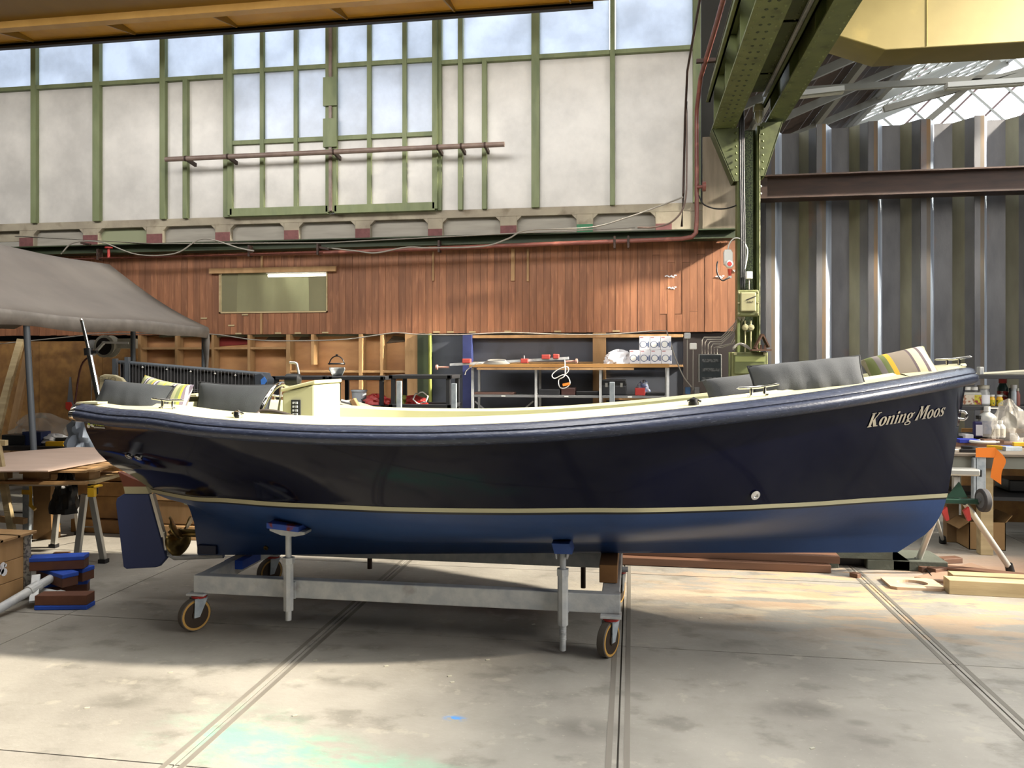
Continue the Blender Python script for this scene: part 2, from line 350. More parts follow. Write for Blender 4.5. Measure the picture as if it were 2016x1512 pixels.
# shell of the hall
ZR = 8.5
ce = struct('ceiling')
def rf(x0, x1, y0, y1): MB().b(x0, x1, y0, y1, ZR, ZR+.1).obj('roof_deck', M['hall'], ce)
HX0, HX1, HY0, HY1 = 7.7, 16.6, .1, 9.2      # unseen roof opening, cut to shape the low sun's patches
rf(-11, HX0, -7, 10.1); rf(HX1, 19, -7, 10.1); rf(HX0, HX1, HY1, 10.1); rf(HX0, HX1, -7, HY0); rf(12.9, HX1, HY0, 4.25)
for k, y in enumerate((6.0, 7.4)): MB().b(HX0, HX1, y, y+.1, ZR-.25, ZR).obj('shade_bar', M['hall'], ce)  # unseen bars added to break the sun into stripes
for k, x in enumerate((9.3, 10.6, 11.4, 12.5)): MB().b(x, x+.45, 7.0, HY1, ZR-.2, ZR).obj('shade_bar', M['hall'], ce)
for n_, a in (('wall_rear', (-11, 19, -7.2, -7, 0, ZR)), ('wall_left', (-11.2, -11, -7, 22, 0, ZR)), ('wall_right', (19, 19.2, -7, 22, 0, ZR))):
    tag(MB().b(*a).obj(n_, M['hall']), kind='structure')
# back wall: solid body pieces behind what is seen
YW = 9.9
wb = struct('wall_back', (0, YW, 0))
MB().b(-11, 1.3, 10.35, 10.5, 0, 1.9).b(-11, -6.62, 10.35, 10.5, 1.9, 3.1).b(-3.28, 1.3, 10.35, 10.5, 1.9, 3.1).b(-9.6, 1.26, YW+.14, 10.35, 3.06, 3.12).obj('backing', M['darkpanel'], wb)
zs = 3.537; zt = 5.485; X0 = -9.6
# --- glazed wall
wi = struct('window_1', (0, YW, zs))
mull = [(-8.483, 12, 0), (-7.488, 16, 0), (-6.466, 12, 0), (-6.126, 10, 1), (-5.50, 16, 0), (-2.51, 10, 0), (-2.221, 9, 0), (-1.901, 9, 1), (-1.231, 15, 0), (-.245, 9, 0), (.80, 14, 0)]
ZT = 6.75
for x, wpx, lowonly in mull:
    wd = wpx*.0068
    MB().b(x-wd/2, x+wd/2, YW-.07, YW+.05, zs, zt if lowonly else ZT).obj('mullion', M['gpaint'], wi, bevel=.004)
def rail(xa, xb, z, h=.055, d=.06): MB().b(xa, xb, YW-d, YW+.04, z-h/2, z+h/2).obj('transom', M['gpaint'], wi, bevel=.004)
xsF = [X0]+[m[0] for m in mull]
for a, bb in ((X0, -8.483), (-8.483, -7.488), (-7.488, -6.466), (-6.466, -5.5), (-2.51, -2.221), (-2.221, -1.231), (-1.231, -.245), (-.245, .80)):
    rail(a+.03, bb-.03, zt)
    MB().b(a+.04, bb-.04, YW, YW+.012, zt+.03, ZT).obj('pane', M['paneu'], wi)
for a, bb in ((X0, -8.483), (-8.483, -7.488), (-7.488, -6.466), (-6.466, -6.126), (-6.126, -5.5), (-2.51, -2.221), (-2.221, -1.901), (-1.901, -1.231), (-1.231, -.245), (-.245, .80)):
    MB().b(a+.03, bb-.03, YW, YW+.012, zs, zt-.03).obj('pane', M['pane'], wi)
# two casement leaves in the middle
zb_ = PY(560, 415, YW).z; z1 = PY(560, 281, YW).z; z2 = PY(560, 141, YW).z
for (xa, xb, vs) in ((-5.43, -4.02, (-4.964, -4.478)), (-3.93, -2.55, (-3.447, -2.961))):
    lf = MB()
    for x in (xa, xb): lf.b(x-.035, x+.035, YW-.12, YW-.03, zb_-.06, ZT)
    lf.b(xa, xb, YW-.12, YW-.03, zb_-.08, zb_+.03)
    sf = lf.obj('casement_frame', M['gpaint'], wi, bevel=.004)
    for x in vs: MB().b(x-.028, x+.028, YW-.115, YW-.03, zb_, ZT).obj('glazing_bar', M['gpaint'], sf)
    e = [xa]+list(vs)+[xb]
    for i in range(3):
        for z in (z1, z2): MB().b(e[i]+.03, e[i+1]-.03, YW-.11, YW-.03, z-.028, z+.028).obj('glazing_bar', M['gpaint'], sf)
        for k, (za, zb2) in enumerate(((zb_, z1), (z1, z2), (z2, ZT))):
            MB().b(e[i]+.02, e[i+1]-.02, YW-.07, YW-.06, za+.02, zb2-.02).obj('pane', M['paneu'] if k == 2 else (M['pane2'] if k else M['pane']), sf)
MB().b(-3.995, -3.955, YW-.15, YW-.03, zb_-.05, ZT).obj('cover_strip', M['greyrail'], wi)
for z in (4.6, 5.15): MB().b(-4.07, -3.88, YW-.16, YW-.12, z-.19, z+.19).obj('hinge_plate', M['gpaint'], wi)
MB().b(X0, .8, YW+.06, YW+.09, 3.3, zs).obj('sill_backing', M['wall_conc'], wi)
# --- concrete band with niches
pi = [-8.747, -8.516, -7.728, -7.488, -6.738, -6.489, -5.699, -5.472, -4.69, -4.47, -3.675, -3.461, -2.669, -2.468, -1.699, -1.477, -.705, -.49, .291]
zt2, zb2, zl = zs+.01, 3.17, 3.44
band = MB().b(-9.6, 1.26, YW-.02, YW+.14, zl, zt2)
for a, bb in zip(pi[0::2], pi[1::2]+[1.26]): band.b(a, bb, YW-.02, YW+.14, zb2-.06, zl)
bo = band.obj('concrete_band', M['wall_conc'], wb, bevel=.006)
for k, (a, bb) in enumerate(zip(pi[1::2], pi[2::2])):
    MB().b(a, bb, YW+.055, YW+.085, zb2-.06, zl).obj('niche_board', M['niche'] if k != 1 else mat('sage_niche_board', '8b8f72', .8), wb)
    for sx, x in ((1, a), (-1, bb)): MB().prism([(x, zl), (x+sx*.06, zl), (x, zl-.06)], 'y', YW-.02, YW+.1).obj('haunch', M['wall_conc'], wb)
for k, (a, bb) in enumerate(zip(pi[0::2], pi[1::2]+[.5])):
    MB().b(a+.005, bb-.005, YW-.026, YW-.02, zb2-.05, zl-.12+random.uniform(-.03, .03)).obj('paint_patch', M['greenpatch'] if k == 8 else M['maroon'], wb)
# pale boards between the band and the column
MB().b(.87, 1.28, YW-.06, YW-.02, 3.2, 4.35).obj('pale_board', mat('pale_weathered_board', '8d8271', .8, col2='7b705f', sc=5, stretch=(3, 1, .4), dirt='5d4a34', dsc=4, dlo=.6, dhi=.75), wb)
# green beam below the band
MB().b(-9.6, 1.26, 9.68, 9.88, 3.06, 3.075).b(-9.6, 1.26, 9.68, 9.88, 3.165, 3.18).b(-9.6, 1.26, 9.78, 9.8, 3.07, 3.17).obj('steel_beam', M['gdark'], wb)
# --- plank cladding
zw1, zw0 = 3.06, 1.925
xo0, xo1, zo0, zo1 = XY(432, YW), XY(645, YW), PY(540, 616, YW).z, PY(540, 534, YW).z
x = -9.64; wpl = .0925; k = 0; split = {}
while x < 1.2:
    ww = wpl-.003; segs = [(zw0+random.uniform(-.004, .004), zw1)]
    if x+ww > xo0 and x < xo1: segs = [(zw0, zo0), (zo1, zw1)]
    elif x > .2 and random.random() < .6: zz = random.choice((2.15, 2.18, 2.9, 2.8)); segs = [(zw0, zz-.002), (zz+.002, zw1)]
    for ea in (xo0, xo1):
        if x < ea < x+ww: MB().b(*((x, ea) if ea == xo0 else (ea, x+ww)), YW, YW+.018, zo0, zo1).obj('plank', M['wood'], wb)
    for a, bb in segs:
        y = YW+random.uniform(-.003, .003)
        MB().b(x, x+ww, y, y+.018, a, bb).obj('plank', M['wood'], wb)
    x += wpl; k += 1
MB().b(-9.6, 1.25, YW+.03, YW+.05, zw0, zo0).b(-9.6, xo0, YW+.03, YW+.05, zo0, zo1).b(xo1, 1.25, YW+.03, YW+.05, zo0, zo1).b(-9.6, 1.25, YW+.03, YW+.05, zo1, zw1).obj('batten_board', M['darkpanel'], wb)
for (a, ya, bb, yb) in ((1006, 490, 1013, 553), (1037, 490, 1041, 554), (851, 496, 854, 553), (512, 617, 516, 657), (513, 503, 517, 527)):
    MB().b(XY(a, YW-.02), XY(bb, YW-.02), YW-.02, YW-.003, PY(a, yb, YW).z, PY(a, ya, YW).z).obj('batten', M['pine'], wb)
for px, py in ((305, 657), (350, 657), (400, 657), (470, 657), (548, 656), (587, 656), (641, 655), (860, 654), (887, 654), (930, 654), (1000, 653), (1098, 653), (1213, 652), (402, 627), (456, 641), (483, 620)):
    p = PY(px, py, YW); MB().b(p.x-.045, p.x+.045, YW-.012, YW-.004, p.z-.008, p.z+.012).obj('batten_end', M['pinex'], wb)
# window in the planks
w2 = struct('window_2', (xo0, YW, zo0))
f = MB(); t_ = .025
f.b(xo0, xo0+t_, YW-.015, YW+.02, zo0, zo1).b(xo1-t_*.6, xo1, YW-.015, YW+.02, zo0, zo1).b(xo0, xo1, YW-.015, YW+.02, zo0, zo0+.02).b(xo0, xo1, YW-.015, YW+.02, zo1-.012, zo1)
f.obj('window_frame', M['pinex'], w2)
MB().b(xo0, xo1, YW+.0, YW+.004, zo0, zo1).obj('pane', mat('dusty_window_glass', 'b9b48f', .15, spec=.6, alpha=.22), w2)
MB().b(XY(412, YW-.04), XY(661, YW-.04), YW-.05, YW-.01, PY(540, 537, YW).z, PY(540, 527, YW).z).obj('lintel_board', M['pine'], w2)
rm = MB().b(-6.6, -3.3, 11.4, 11.45, zw0, zw1).b(-6.6, -6.55, YW+.06, 11.4, zw0, zw1).b(-3.35, -3.3, YW+.06, 11.4, zw0, zw1).b(-6.6, -3.3, YW+.06, 11.4, zw0-.03, zw0).b(-6.6, -3.3, YW+.06, 11.4, zw1, zw1+.03)
tag(rm.obj('wall_office', mat('dim_office_wall', '77745a', .8, col2='5c5b48', sc=2)), kind='structure')
pa = PY(528, 543, 10.6); pb = PY(645, 540, 10.6)
tl = thing('tube_lamp', 'lit fluorescent tube seen through the small office window', 'lamp', (pa.x, 10.6, pa.z), None)
MB().b(pa.x-.02, pb.x+.02, 10.58, 10.64, pa.z+.03, zw1-.02).obj('housing', M['white'], tl)
MB().cy((pa.x, 10.6, pa.z), (pb.x, 10.6, pa.z), .02).obj('tube', mat('lit_tube', 'ffffff', .4, emit='fff6e4', es=5), tl)
area_light('office_tube_light', (-4.6, 10.6, 2.95), 1.4, .1, 30, (1, .96, .85))
tl2 = thing('curtain_sheet', 'pale tarpaulin hanging behind the left half of the small office window', 'tarpaulin', (-4.9, 10.9, 2.0))
rows = [[(-5.9+1.1*i/12, 10.9+.06*math.sin(i*1.3+z*2), z) for i in range(13)] for z in (1.96, 2.3, 2.6, 2.9, 3.03)]
MB().grid(rows).obj('sheet', mat('pale_green_tarp', '8f9472', .7), tl2, smooth=180)
# --- below the planks: plywood, stud bays, column, panels
for a, bb in ((-20, 77), (77, 202), (202, 270)):
    xa, xb = XY(a, 9.8), XY(bb, 9.8); MB().b(xa+.003, xb-.003, 9.8, 9.82, 0, 1.84).obj('plywood_panel', M['osb'], wb)
MB().b(XY(270, 9.9), XY(820, 9.9), 10.05, 10.07, 0, 1.92).obj('bay_backing', M['ply'], wb)
def stud(a, bb, ya, yb, yy=9.88, m='pine', th=.15):
    z1_ = PY(a, ya, yy).z if ya else 1.92; z0_ = PY(a, yb, yy).z if yb else 0
    MB().b(XY(a, yy), XY(bb, yy), yy, yy+th, z0_, min(z1_, 1.92)).obj('stud', M[m], wb, bevel=.003)
for a, bb in ((271, 277), (344, 349), (416, 421), (487, 492), (563, 571), (706, 713), (748, 754)): stud(a, bb, 0, 0)
stud(612, 618, 0, 718); stud(797, 824, 0, 0, 9.85, 'pine', .1)
def hor(a, bb, y, yy=9.89, m='pine', h=.03, th=.14):
    z = PY(a, y, yy).z; MB().b(XY(a, yy), XY(bb, yy), yy, yy+th, z-h, z).obj('rail', M[m], wb, bevel=.002)
hor(277, 563, 684); hor(571, 797, 729); hor(277, 563, 745); hor(571, 797, 790)
MB().b(XY(823, 9.85), XY(848, 9.85), 9.82, 9.95, 0, 1.92).obj('steel_column', M['gdark'], wb)
MB().cy((XY(847, 9.75), 9.78, 0), (XY(845, 9.75), 9.78, 1.92), .022).obj('pipe', M['ypipe'], wb)
for a, bb in ((850, 912), (930, 1060), (1060, 1167), (1193, 1345)):
    MB().b(XY(a, 9.95), XY(bb, 9.95), 9.95, 9.97, 0, 1.92).obj('wall_panel', M['panel'], wb)
MB().b(XY(912, 9.85), XY(929, 9.85), 9.82, 9.95, 0, 1.9).obj('blue_post', M['bluepost'], wb)
stud(1167, 1193, 0, 0, 9.88); 
hor(930, 1345, 660, 9.87, h=.04); hor(1193, 1345, 718, 9.9, h=.03, th=.05); hor(1193, 1345, 783, 9.9, h=.03, th=.05); hor(930, 1167, 712, 9.9, h=.02, th=.05)
MB().b(XY(1345, 9.93), 1.3, 9.93, 9.97, 0, 1.93).obj('dark_board', M['darkpanel'], wb)
for a, bb, cc, d_ in ((425, 490, 662, 682), (520, 560, 662, 672), (585, 610, 660, 672), (760, 800, 664, 676)):
    xa, xb = XY(a, 10.04), XY(bb, 10.04)
    MB().prism([(xa, PY(a, d_, 10.04).z), (xb, PY(a, d_-4, 10.04).z), (xb-.05, PY(a, cc, 10.04).z), (xa+.1, PY(a, cc-3, 10.04).z)], 'y', 10.042, 10.049).obj('paint_patch', mat('red_paint_splash' if a < 500 else 'dark_paint_splash', '6e1d16' if a < 500 else '5c5040', .8), wb)
# ================================================ right side: column, crane runway, sheet piles, far roof
co = thing('steel_column', 'riveted olive green steel column carrying the crane runway beams', 'column', (1.35, 9.4, 0), kind='structure')
MB().b(1.22, 1.25, 9.3, 9.5, 0, 4.3).b(1.44, 1.47, 9.3, 9.5, 0, 4.3).b(1.25, 1.44, 9.47, 9.49, 0, 4.3).obj('flanges', M['gbeam'], co)
pl = MB(); 
pl.b(1.31, 1.40, 9.33, 9.335, 1.9, 4.25)
pl.obj('perforated_tray', mat('perforated_tray', '4e5a38', .6, col2='1a2010', sc=70, detail=0), co)
MB().b(1.465, 1.475, 9.28, 9.5, 1.2, 4.2).obj('edge_strip', mat('chipped_cream_edge', 'b5b48d', .6, col2='4d5530', sc=30, stretch=(1, 1, .5)), co)
for i, x in enumerate((1.255, 1.275, 1.295)): MB().tube(cat([(x, 9.29, 2.3), (x+.004, 9.28, 3), (x-.004, 9.29, 3.7), (x-.01, 9.3, 4.4), (x-.03, 9.3, 5)], 4), .012).obj('cable', M['cabled'], co)
for sx, x0, x1 in ((-1, .93, 1.23), (1, 1.47, 1.72)):
    z1_ = 4.28 if sx < 0 else 4.33
    xo, xi = (x0, x1) if sx < 0 else (x1, x0)
    for y in (9.28, 9.5): MB().prism([(xo, z1_), (xi, z1_), (xi, z1_-.62), (xi+sx*.05, z1_-.62)], 'y', y, y+.02).obj('bracket_plate', M['gsteel'], co)
    MB().add([(xo, 9.28, z1_), (xo, 9.52, z1_), (xi+sx*.05, 9.52, z1_-.62), (xi+sx*.05, 9.28, z1_-.62)], [(0, 1, 2, 3)]).obj('bracket_web', M['gsteel'], co, solid=.015)
    rv = MB()
    for k in range(7): rv.lathe([(.0, -.014), (.012, -.006), (.014, 0)], (xi+sx*.03, 9.27, z1_-.06-.08*k), 8, 'y')
    rv.obj('rivets', M['gbeam'], co, smooth=60)['kind'] = 'stuff'
def ibeam(name, label, x0, x1, zb, h, y0, y1, m, tw=.012):
    t = thing(name, label, 'beam', ((x0+x1)/2, y1, zb), 'crane runway beams over the column', 'structure'); xm = (x0+x1)/2
    MB().b(x0, x1, y0, y1, zb, zb+.02).obj('bottom_flange', m, t); MB().b(x0, x1, y0, y1, zb+h-.02, zb+h).obj('top_flange', m, t)
    MB().b(xm-tw, xm+tw, y0, y1, zb+.02, zb+h-.02).obj('web', m, t)
    for k in range(5): y = y1-.3-1.1*k; MB().b(x0+.01, x1-.01, y-.01, y+.01, zb+.02, zb+h-.02).obj('stiffener', m, t)
    rv = MB()
    for k in range(50):
        y = y1-.1-.12*k
        for x in (x0+.035, x1-.035): rv.lathe([(.0, -.01), (.012, -.004), (.014, 0)], (x, y, zb), 6, 'z')
    o = rv.obj('rivets', m, t, smooth=60); o['kind'] = 'stuff'
    return t
ibeam('runway_beam', 'olive crane runway beam left of the column, over the glazed wall end', .93, 1.20, 4.285, .62, 2.2, 9.5, M['gbeam'])
ibeam('runway_beam', 'middle and highest olive runway beam above the column', 1.28, 1.50, 4.66, .34, 2.2, 9.2, M['gsteel'])
ibeam('runway_beam', 'pale green runway beam right of the column, against the yellow girder', 1.56, 1.78, 4.375, .58, 2.2, 9.5, M['gbeam'])
for x in (1.34, 1.61): tag(MB().b(x, x+.04, 2.2, 9.4, 5.02, 5.08).obj('crane_rail', M['rust'], None), 'rusty crane rail lying on top of the runway beams', 'rail', 'crane rails on the runway', 'structure')
t = thing('runway_bracing', 'riveted plate, angle bars and pale cable channels between the runway beams', 'bracing', (1.25, 6, 4.9), kind='structure')
for x, z, w_, h_, m in ((1.215, 4.40, .03, .10, 'gbeam'), (.905, 4.62, .02, .14, 'gbeam'), (1.53, 4.52, .02, .16, 'gsteel'), (1.80, 4.60, .02, .10, 'gbeam')):
    MB().b(x-w_/2, x+w_/2, 2.2, 9.35, z, z+h_).b(x-w_/2-.03, x+w_/2, 2.2, 9.35, z, z+.012).obj('angle_bar', M[m], t)
for x, z in ((1.505, 4.60), (1.25, 4.55)): MB().b(x-.018, x+.018, 2.2, 9.2, z, z+.03).obj('cable_channel', M['galv'], t)
MB().b(.93, 1.56, 2.2, 9.1, 4.93, 4.945).obj('deck_plate', M['gsteel'], t)
rv = MB()
for k in range(46):
    for x in (1.03, 1.10, 1.235): rv.lathe([(0, -.012), (.014, -.004), (.016, 0)], (x, 9.0-.14*k, 4.93 if x > 1.2 else 4.285), 6, 'z')
o = rv.obj('rivets', M['gdark'], t); o['kind'] = 'stuff'
for y in (8.6, 7.3, 5.6): MB().b(1.20, 1.56, y, y+.05, 4.66, 4.72).obj('cross_bar', M['rust'], t)
# old junction lamp at the column head
q = PY(1493, 225, 9.25); t = thing('cage_lamp', 'wire cage lamp fixed under the runway beam beside the column', 'lamp', q)
MB().lathe([(.0, .11), (.05, .11), (.06, .08), (.06, .03)], q, 16).obj('cap', M['boxcream'], t, smooth=40)
MB().lathe([(.045, .03), (.05, -.04), (.035, -.09), (0, -.1)], q, 16).obj('globe', mat('dusty_globe', '8f8c70', .3), t, smooth=60)
cg = MB()
for k in range(8): a = k*.785; cg.tube([q+Vector((.06*math.cos(a), .06*math.sin(a), .03)), q+Vector((.062*math.cos(a), .062*math.sin(a), -.05)), q+Vector((.03*math.cos(a), .03*math.sin(a), -.11))], .003, 5)
cg.obj('wire_cage', M['galv'], t)
# crane girders
YG = 9.2; zg = 5.80
t = thing('crane_girder', 'long yellow crane girder with bracketed walkway across the top of the glazed wall', 'crane', (-4, 8.6, 5.6))
xr = 1.0
zu = PY(0, 48, 8.55).z; zc = PY(0, 65, 8.6).z
MB().b(-9.9, xr, 7.2, 8.50, zu, zu+.9).obj('box_girder', M['yellow'], t)
MB().b(-9.9, xr, 8.48, 8.60, zu-.085, zu+.02).obj('bottom_lip', mat('lit_lip_yellow', 'c69a50', .5, col2='b98d44', sc=4), t)  # same crane paint in a lighter copy, so the lip looks lit
MB().b(-9.9, xr, 8.6, 9.2, zu+.06, zu+.09).obj('walkway_plate', mat('lit_walkway_yellow', 'cc9630', .5, col2='b88426', sc=2), t)  # another lighter copy of the crane paint, light put into the colour
ze = PY(0, 98, 9.22).z; xe = PY(1168, 20, 9.22).x
MB().b(-9.9, xe, 9.18, 9.25, ze, ze+.05).b(-9.9, xe, 9.18, 9.19, ze+.03, zu+.07).obj('walkway_edge', M['railedge'], t)
MB().b(-9.9, xr-.5, 9.165, 9.18, ze+.06, zu+.07).obj('toe_board', M['yellow'], t)
for px in (35, 240, 445, 668, 885, 1120):
    x = PY(px, 75, 8.9).x
    MB().prism([(8.6, zu+.06), (9.16, zu+.06), (9.16, ze+.04), (8.6, zu-.085)], 'x', x-.01, x+.01).obj('bracket', M['yellow'], t)
zr = 5.0
t = thing('crane_girder', 'faded yellow box girder with chamfered end hanging over the sheet pile wall', 'crane', (3.4, 9.1, zr))
cxl, cxr = PY(1622, 60, 9.05).x, 5.3
pl_ = [(PY(1740, 100, 9.1).x, zr), (cxr, zr), (cxr, zr+1.5), (cxl-.15, zr+1.5), (cxl-.1, PY(1648, 62, 9.1).z+.03)]
MB().prism(pl_, 'y', 9.05, 9.55).obj('box_girder', M['yellow2'], t, bevel=.01)
for x in (3.2, 4.4): MB().b(x, x+.006, 9.045, 9.05, zr+.02, zr+1.4).obj('weld_seam', mat('dull_weld', '8f7c3a', .6), t)
# sheet pile wall
sp = struct('wall_piles', (4, 10.2, 0))
per = .605; xs = [XY(p, 10.1) for p in (1527, 1613, 1705, 1798, 1892, 1992)]
M['pile'] = mat('grey_mill_steel', '5d5c5e', .50, .2, col2='4a494c', sc=4, stretch=(1, 1, .35), rnd=.12, dirt='7a4e22', dsc=2.0, dlo=.62, dhi=.80, bump=.05)
M['pilew'] = mat('pale_scaled_steel', '76725f', .6, .1, col2='65614f', sc=5, stretch=(1, 1, .3), rnd=.1)
M['pilef'] = mat('ochre_rusted_steel', '5d5346', .6, .2, col2='514a44', sc=5, stretch=(1, 1, .2), rnd=.2, dirt='7a5a32', dsc=3, dlo=.5, dhi=.7)
M['pileb'] = mat('sunlit_pile_steel', 'b4bdc8', .35, .1, col2='77818f', sc=5, stretch=(1, 1, .2))  # pale copy of the pile steel, paints the sunlit web slivers
for k in range(-1, 9):
    x = xs[0]+per*k; yf, yb, th = 10.02, 10.24, .012
    topz = PY(1560, 252, 10.1).z+random.uniform(-.03, .03)
    pr_ = [(x-.13, yf), (x-.065, yf), (x-.02, yf), (x+.10, yb), (x+.31, yb), (x+.40, yf+.09), (x+.47, yf)]
    mb = MB(); slots = (0, 2, 3, 0, 1, 0)
    for i in range(6):
        (xa, ya), (xb, yb_) = pr_[i], pr_[i+1]; mb.slot(slots[i])
        d = Vector((xb-xa, yb_-ya, 0)).normalized(); nx = Vector((d.y, -d.x, 0))*th
        mb.prism([(xa, ya), (xb, yb_), (xb-nx.x, yb_-nx.y), (xa-nx.x, ya-nx.y)], 'z', 0, topz)
    mb.obj('sheet_pile', [M['pile'], M['pilew'], M['pilef'], M['pileb']], sp)
# brown H beam in front of the piles
z0_, z1_ = PY(1700, 385, 9.7).z, PY(1700, 338, 9.7).z
t = thing('waling_beam', 'dark brown rusty H beam running across the sheet piles', 'beam', (4, 9.8, z0_), kind='structure')
xa = XY(1490, 9.7)
MB().b(xa, 9, 9.68, 9.95, z1_-.018, z1_).obj('top_flange', M['rust'], t); MB().b(xa, 9, 9.68, 9.95, z0_, z0_+.018).obj('bottom_flange', M['rust'], t); MB().b(xa, 9, 9.80, 9.82, z0_, z1_).obj('web', M['rust'], t)
MB().b(xa, xa+.13, 9.74, 9.76, z0_+.02, z1_-.02).obj('end_plate', M['rust'], t)
for z in (.07, .16, .25): MB().lathe([(0, -.02), (.014, -.016), (.018, 0)], (xa+.05, 9.74, z0_+z*1.0), 8, 'y').obj('bolt', M['alu'], t, smooth=40)
# far bay roof: boards, purlins, glazed part
rz = lambda x: 6.2+.4*(x-2)
ro = struct('ceiling_far_bay', (4, 15, 6))
x = 1.2
while x < 5.4:
    off = random.uniform(0, .03); MB().add([(x, 10.6, rz(x)+off), (x+.22, 10.6, rz(x+.22)+off), (x+.22, 21, rz(x+.22)+off), (x, 21, rz(x)+off)], [(0, 1, 2, 3)]).obj('roof_board', M['roof'], ro, solid=.03)
    x += .24
MB().b(.9, 1.3, 10.4, 10.5, 3, 8).b(-9, 19, 21.9, 22, 0, 6.9).obj('dark_end_boards', M['hall'], ro)  # dark upright board for the dark strip by the column, plus end wall
for x in (2.4, 4.1, 5.4, 9.0): MB().bm((x, 10.5, rz(min(x, 9))-.12), (x, 21.5, rz(min(x, 9))-.12), .1, .18).obj('purlin', M['steelw'], ro)
for k in range(5):
    y = 11.5+2.2*k
    MB().bm((1.5, y, rz(1.5)-.2), (9, y, rz(9)-.2), .09, .14).obj('rafter', M['steelw'], ro)
for k in range(26): MB().bm((5.45, 11+.4*k, rz(5.45)), (9, 11+.4*k, rz(9)), .03, .05).obj('glazing_bar', M['steelw'], ro)
for k in range(9): MB().bm((5.8+.4*k, 10.6, rz(5.8+.4*k)+.03), (5.8+.4*k, 21.5, rz(5.8+.4*k)+.03), .03, .05).obj('glazing_bar', M['steelw'], ro)
for k in range(14):                                    # lattice of the far gable glazing
    a = 3.2+.9*k
    MB().bm((a, 21.4, 6.6), (a+4.6, 21.4, 11.2), .04, .05).obj('lattice_bar', mat('purple_brown_bar', '6c5550', .6), ro)
    MB().bm((a+4.6, 21.35, 6.6), (a, 21.35, 11.2), .04, .05).obj('lattice_bar', M['steelw'], ro)
for (a, bb) in (((1500+70, 178), (2016, 150)), ((1740, 215), (2016, 140)), ((1800, 260), (1965, 120))):
    MB().bm(PY(*a, 12.5), PY(*bb, 12.5), .07, .09).obj('tie_bar', M['steelw'], ro)
p, q = PY(1570, 186, 12.3), PY(1660, 176, 12.3)
t = thing('strip_light', 'unlit white strip light under the far bay roof, beside the green beams', 'lamp', p); MB().bm(p, q, .16, .07).obj('housing', M['white'], t); MB().bm(p-Vector((0, 0, .05)), q-Vector((0, 0, .05)), .1, .02).obj('diffuser', M['offw'], t)
p, q = PY(1862, 170, 12.3), PY(2016, 160, 12.3)
t = thing('strip_light', 'unlit white strip light in front of the glazed far roof', 'lamp', p); MB().bm(p, q, .16, .07).obj('housing', M['white'], t); MB().bm(p-Vector((0, 0, .05)), q-Vector((0, 0, .05)), .1, .02).obj('diffuser', M['offw'], t)
# ================================================ THE BOAT
YC = 4.58
def pchip(xs, ys):
    n = len(xs); h = [xs[i+1]-xs[i] for i in range(n-1)]; d = [(ys[i+1]-ys[i])/h[i] for i in range(n-1)]; m = [d[0]]
    for i in range(1, n-1): m.append(0 if d[i-1]*d[i] <= 0 else 2*d[i-1]*d[i]/(d[i-1]+d[i]))
    m.append(d[-1])
    def f(x):
        x = max(xs[0], min(xs[-1], x)); i = 0
        while i < n-2 and x > xs[i+1]: i += 1
        t = (x-xs[i])/h[i]; t2, t3 = t*t, t*t*t
        return (2*t3-3*t2+1)*ys[i]+(t3-2*t2+t)*h[i]*m[i]+(-2*t3+3*t2)*ys[i+1]+(t3-t2)*h[i]*m[i+1]
    return f
NU = 110
US = [.5-.5*math.cos(math.pi*i/(NU-1)) for i in range(NU)]
US = [.35*u+.65*i/(NU-1) for i, u in enumerate(US)]
def row(pts):
    P = []
    for px, py, b in pts: v = PY(px, py, YC-b); P.append((v.x, v.z, b))
    P.sort(); xs = [p[0] for p in P]; fz = pchip(xs, [p[1] for p in P]); fb = pchip(xs, [p[2] for p in P])
    return [(xs[0]+(xs[-1]-xs[0])*u, fz(xs[0]+(xs[-1]-xs[0])*u), fb(xs[0]+(xs[-1]-xs[0])*u)) for u in US]
sheer = row([(160, 813, .76), (230, 824, .83), (300, 829, .89), (400, 843, .96), (500, 851, .99), (650, 858, 1.02), (800, 860, 1.03), (1000, 855, 1.03), (1200, 841, .99), (1380, 822, .91), (1600, 794, .74), (1750, 770, .54), (1850, 752, .30), (1892, 744, .13), (1904, 742, .02)])
st = row([(297, 963, .05), (371, 977, .28), (447, 981, .46), (537, 988, .63), (650, 993, .80), (800, 999, .88), (1000, 1001, .92), (1200, 1000, .89), (1400, 997, .75), (1500, 993, .66), (1600, 988, .50), (1700, 981, .32), (1800, 975, .13), (1866, 971, .012)])
sb = row([(299, 969, .05), (371, 984, .275), (447, 989, .45), (537, 996, .62), (650, 1001, .79), (800, 1007, .87), (1000, 1009.5, .91), (1200, 1008.5, .88), (1400, 1005, .74), (1500, 1001, .65), (1600, 996, .49), (1700, 989, .31), (1800, 983, .12), (1864, 979, .012)])
b1 = row([(335, 984, .05), (447, 1008, .34), (550, 1020, .52), (650, 1027, .66), (800, 1037, .77), (1000, 1042, .81), (1200, 1039, .78), (1400, 1032, .65), (1600, 1020, .36), (1750, 1008, .16), (1855, 1007, .012)])
b2 = row([(366, 990, .04), (450, 1024, .18), (550, 1037, .34), (650, 1045, .46), (800, 1056, .58), (1000, 1061, .62), (1200, 1057, .58), (1400, 1050, .42), (1600, 1040, .21), (1750, 1030, .08), (1840, 1033, .012)])
b3 = row([(382, 1028, .03), (450, 1045, .07), (550, 1055, .12), (650, 1060, .16), (800, 1068, .2), (1000, 1070, .21), (1200, 1068, .19), (1400, 1062, .13), (1600, 1058, .07), (1750, 1054, .03), (1822, 1052, .012)])
b4 = row([(390, 1093, .03), (700, 1091, .04), (1200, 1089, .04), (1700, 1088, .03), (1768, 1087, .014)])
tops = []
